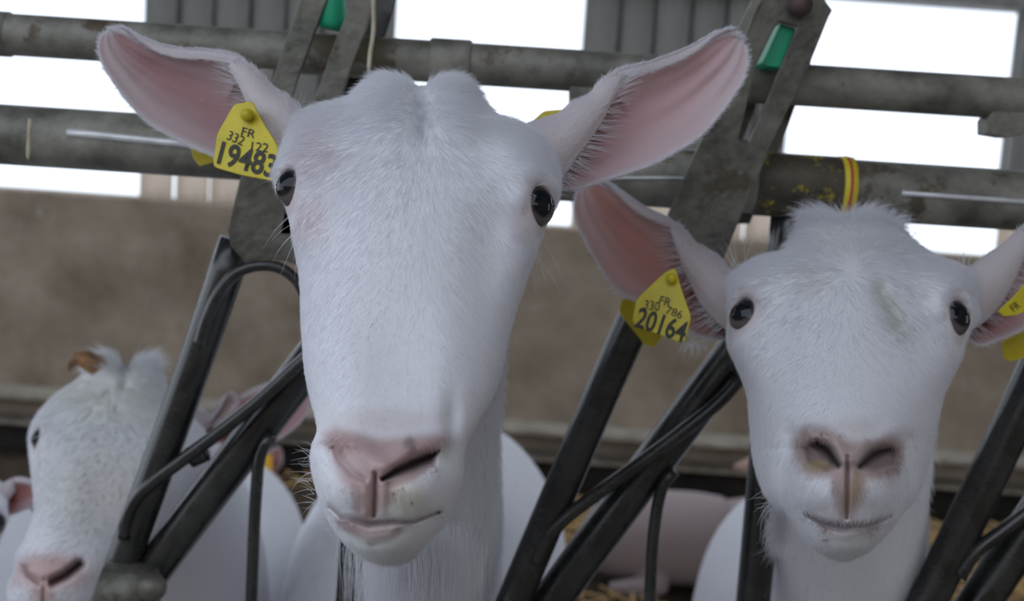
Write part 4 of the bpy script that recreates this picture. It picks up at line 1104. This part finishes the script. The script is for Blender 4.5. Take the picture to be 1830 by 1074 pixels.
def mapear(cx, cy, d0):
    s = .70 / d0; mp = lambda P: [(cx + s * (x - 1520), cy + s * (y - 700)) for x, y in P]
    l = ([(1330, 500), (1305, 491), (1275, 461), (1241, 441), (1188, 397), (1117, 357), (1064, 328), (1050, 330)], [(1318, 606), (1290, 606), (1225, 588), (1134, 538), (1087, 501), (1047, 431), (1027, 364), (1050, 330)], [(1312, 600), (1258, 552), (1222, 480), (1200, 415)])
    r = ([(1718, 490), (1762, 465), (1830, 412), (1930, 350), (1995, 335)], [(1715, 600), (1746, 617), (1830, 588), (1930, 505), (2003, 365), (1995, 335)], [(1725, 595), (1780, 555), (1822, 480), (1840, 430)])
    return [(mp(a), mp(b), mp(c), .42, d0 + .065, d0 + .10) for a, b, c in (l, r)]


def straight_body(cx, cy, d0, zc, length=.95, dx=0.0):
    s = .70 / d0; a = W(cx, cy - 60 * s, d0 + .12); b = W(cx, cy + 150 * s, d0 + .20)
    x, y = b[0], b[1]
    return [(*a, .06, .06), (*b, .065, .08), (x + dx * .1, y + .14, zc + .08, .09, .13), (x + dx * .3, y + .28, zc, .16, .20), (x + dx * .6, y + .5, zc - .02, .20, .23), (x + dx * .9, y + .75, zc - .02, .20, .22), (x + dx, y + length, zc, .10, .13), (x + dx, y + length + .05, zc, .03, .04)], \
        [((x - .09, y + .27), 0), ((x + .09, y + .27), 0), ((x + dx * .9 - .1, y + .75), 1), ((x + dx * .9 + .1, y + .75), 1)]


# cropped by the left edge
e_l = mapear(-128, 1018, 1.12)[0]
e_r = ([(-8, 880), (8, 868), (30, 858), (52, 862), (66, 880)], [(0, 925), (18, 920), (40, 912), (58, 905), (66, 880)], [(0, 920), (10, 900), (22, 885)], .4, 1.19, 1.20)
bd4, lg4 = straight_body(-128, 1018, 1.12, .48, dx=-.42)
far_goat(-128, 1018, 1.12, 'white goat cut off by the left edge of the picture', [e_l, e_r], bd4, lg4)
# in the shade behind the left bars, the shade put into its tint; orange tag
bd5, lg5 = straight_body(424, 868, 2.7, .20, dx=-.55)
lg5 = []
bd5 = bd5[:2] + [(x, y, max(z, hh + .005), ww, hh) for x, y, z, ww, hh in bd5[2:]]
es5 = mapear(424, 868, 2.7)
es5[1] = ([(472, 822), (484, 806), (496, 800), (504, 806)], [(474, 846), (490, 846), (502, 834), (504, 806)], [], 0.0, 2.76, 2.78)
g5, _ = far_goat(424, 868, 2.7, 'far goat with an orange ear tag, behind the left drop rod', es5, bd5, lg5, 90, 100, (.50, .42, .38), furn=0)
tagmesh('ear_tag', [(438, 812), (486, 812), (487, 846), (438, 844)], 2.45, .002, 'tagorange', g5)

# lying in the background between the middle and the right goat
g6 = goat_root(1200, 960, 3.4, 'pinkish white goat lying on the bedding far behind, right of the middle goat')
S6 = Skin()
c0 = W(1090, 985, 3.35); c1 = W(1330, 985, 3.35)
shade_tint = np.array([.40, .32, .30])  # dims the pinkish white coat to how it looks in shade
y6 = 3.5; xa = WP(1060, 960, y6)[0]; xb = WP(1345, 960, y6)[0]
torso(S6, [(xa - .05, y6, .13, .03, .03), (xa, y6, .13, .10, .10), (xa + .12, y6, .145, .14, .14), (xa + .30, y6 - .01, .155, .15, .15), (xb - .06, y6 - .02, .16, .13, .14), (xb + .03, y6 - .04, .23, .09, .11), (xb + .06, y6 - .07, .31, .06, .07), (xb + .07, y6 - .11, .38, .05, .05)], 36, 60, WHITE * shade_tint)
hx = xb + .07
torso(S6, [(hx - .02, y6 - .06, .39, .03, .04), (hx, y6 - .10, .39, .06, .06), (hx + .02, y6 - .18, .37, .055, .06), (hx + .04, y6 - .26, .33, .042, .05), (hx + .045, y6 - .30, .31, .035, .036), (hx + .05, y6 - .32, .30, .012, .012)], 24, 30, WHITE * shade_tint)
for sgn in (-1, 1):
    v, f = tube_arrays([(hx + sgn * .04, y6 - .10, .42), (hx + sgn * .10, y6 - .09, .44), (hx + sgn * .17, y6 - .09, .42)], [.018, .032, .006], 12, .35); S6.add(v, f, np.array([.62, .42, .34]))
for lx in (xa + .16, xb - .06):
    v, f = tube_arrays(crom([(lx, y6 - .08, .08), (lx + .04, y6 - .13, .045), (lx - .06, y6 - .155, .03), (lx - .11, y6 - .155, .024)], 12), np.linspace(.05, .02, 12), 12); S6.add(v, f, WHITE * shade_tint)
S6.build(g6)

# loose straw on the floor of the pen
sv, sf = [], []
for k in range(6500):
    x = rng.uniform(-1.6, 2.2); y = rng.uniform(2.3, 4.3); a = rng.uniform(0, math.pi); l = rng.uniform(.05, .14)
    if (2.6 < y < 4.2 and -1.4 < x < -.2) or (3.28 < y < 3.75 and 0.0 < x < .75) or (3.0 < y < 3.7 and .6 < x < 1.0): continue
    z = rng.uniform(.003, .03)
    d = np.array([math.cos(a), math.sin(a), rng.normal(0, .12)]); p = np.array([x, y, z]); s = np.array([-d[1], d[0], 0]) * .003
    b = len(sv); q = p + d * l; q[2] = abs(q[2])
    sv += [p - s, p + s, p + np.array([0, 0, .004]), q - s, q + s, q + np.array([0, 0, .004])]
    sf += [(b, b + 1, b + 4, b + 3), (b + 1, b + 2, b + 5, b + 4), (b + 2, b, b + 3, b + 5)]
so = link('loose_straw', mesh('loose_straw', sv, sf, False), 'goldstraw'); tag(so, 'loose golden straw scattered over the dark bedding', 'straw', kind='stuff')
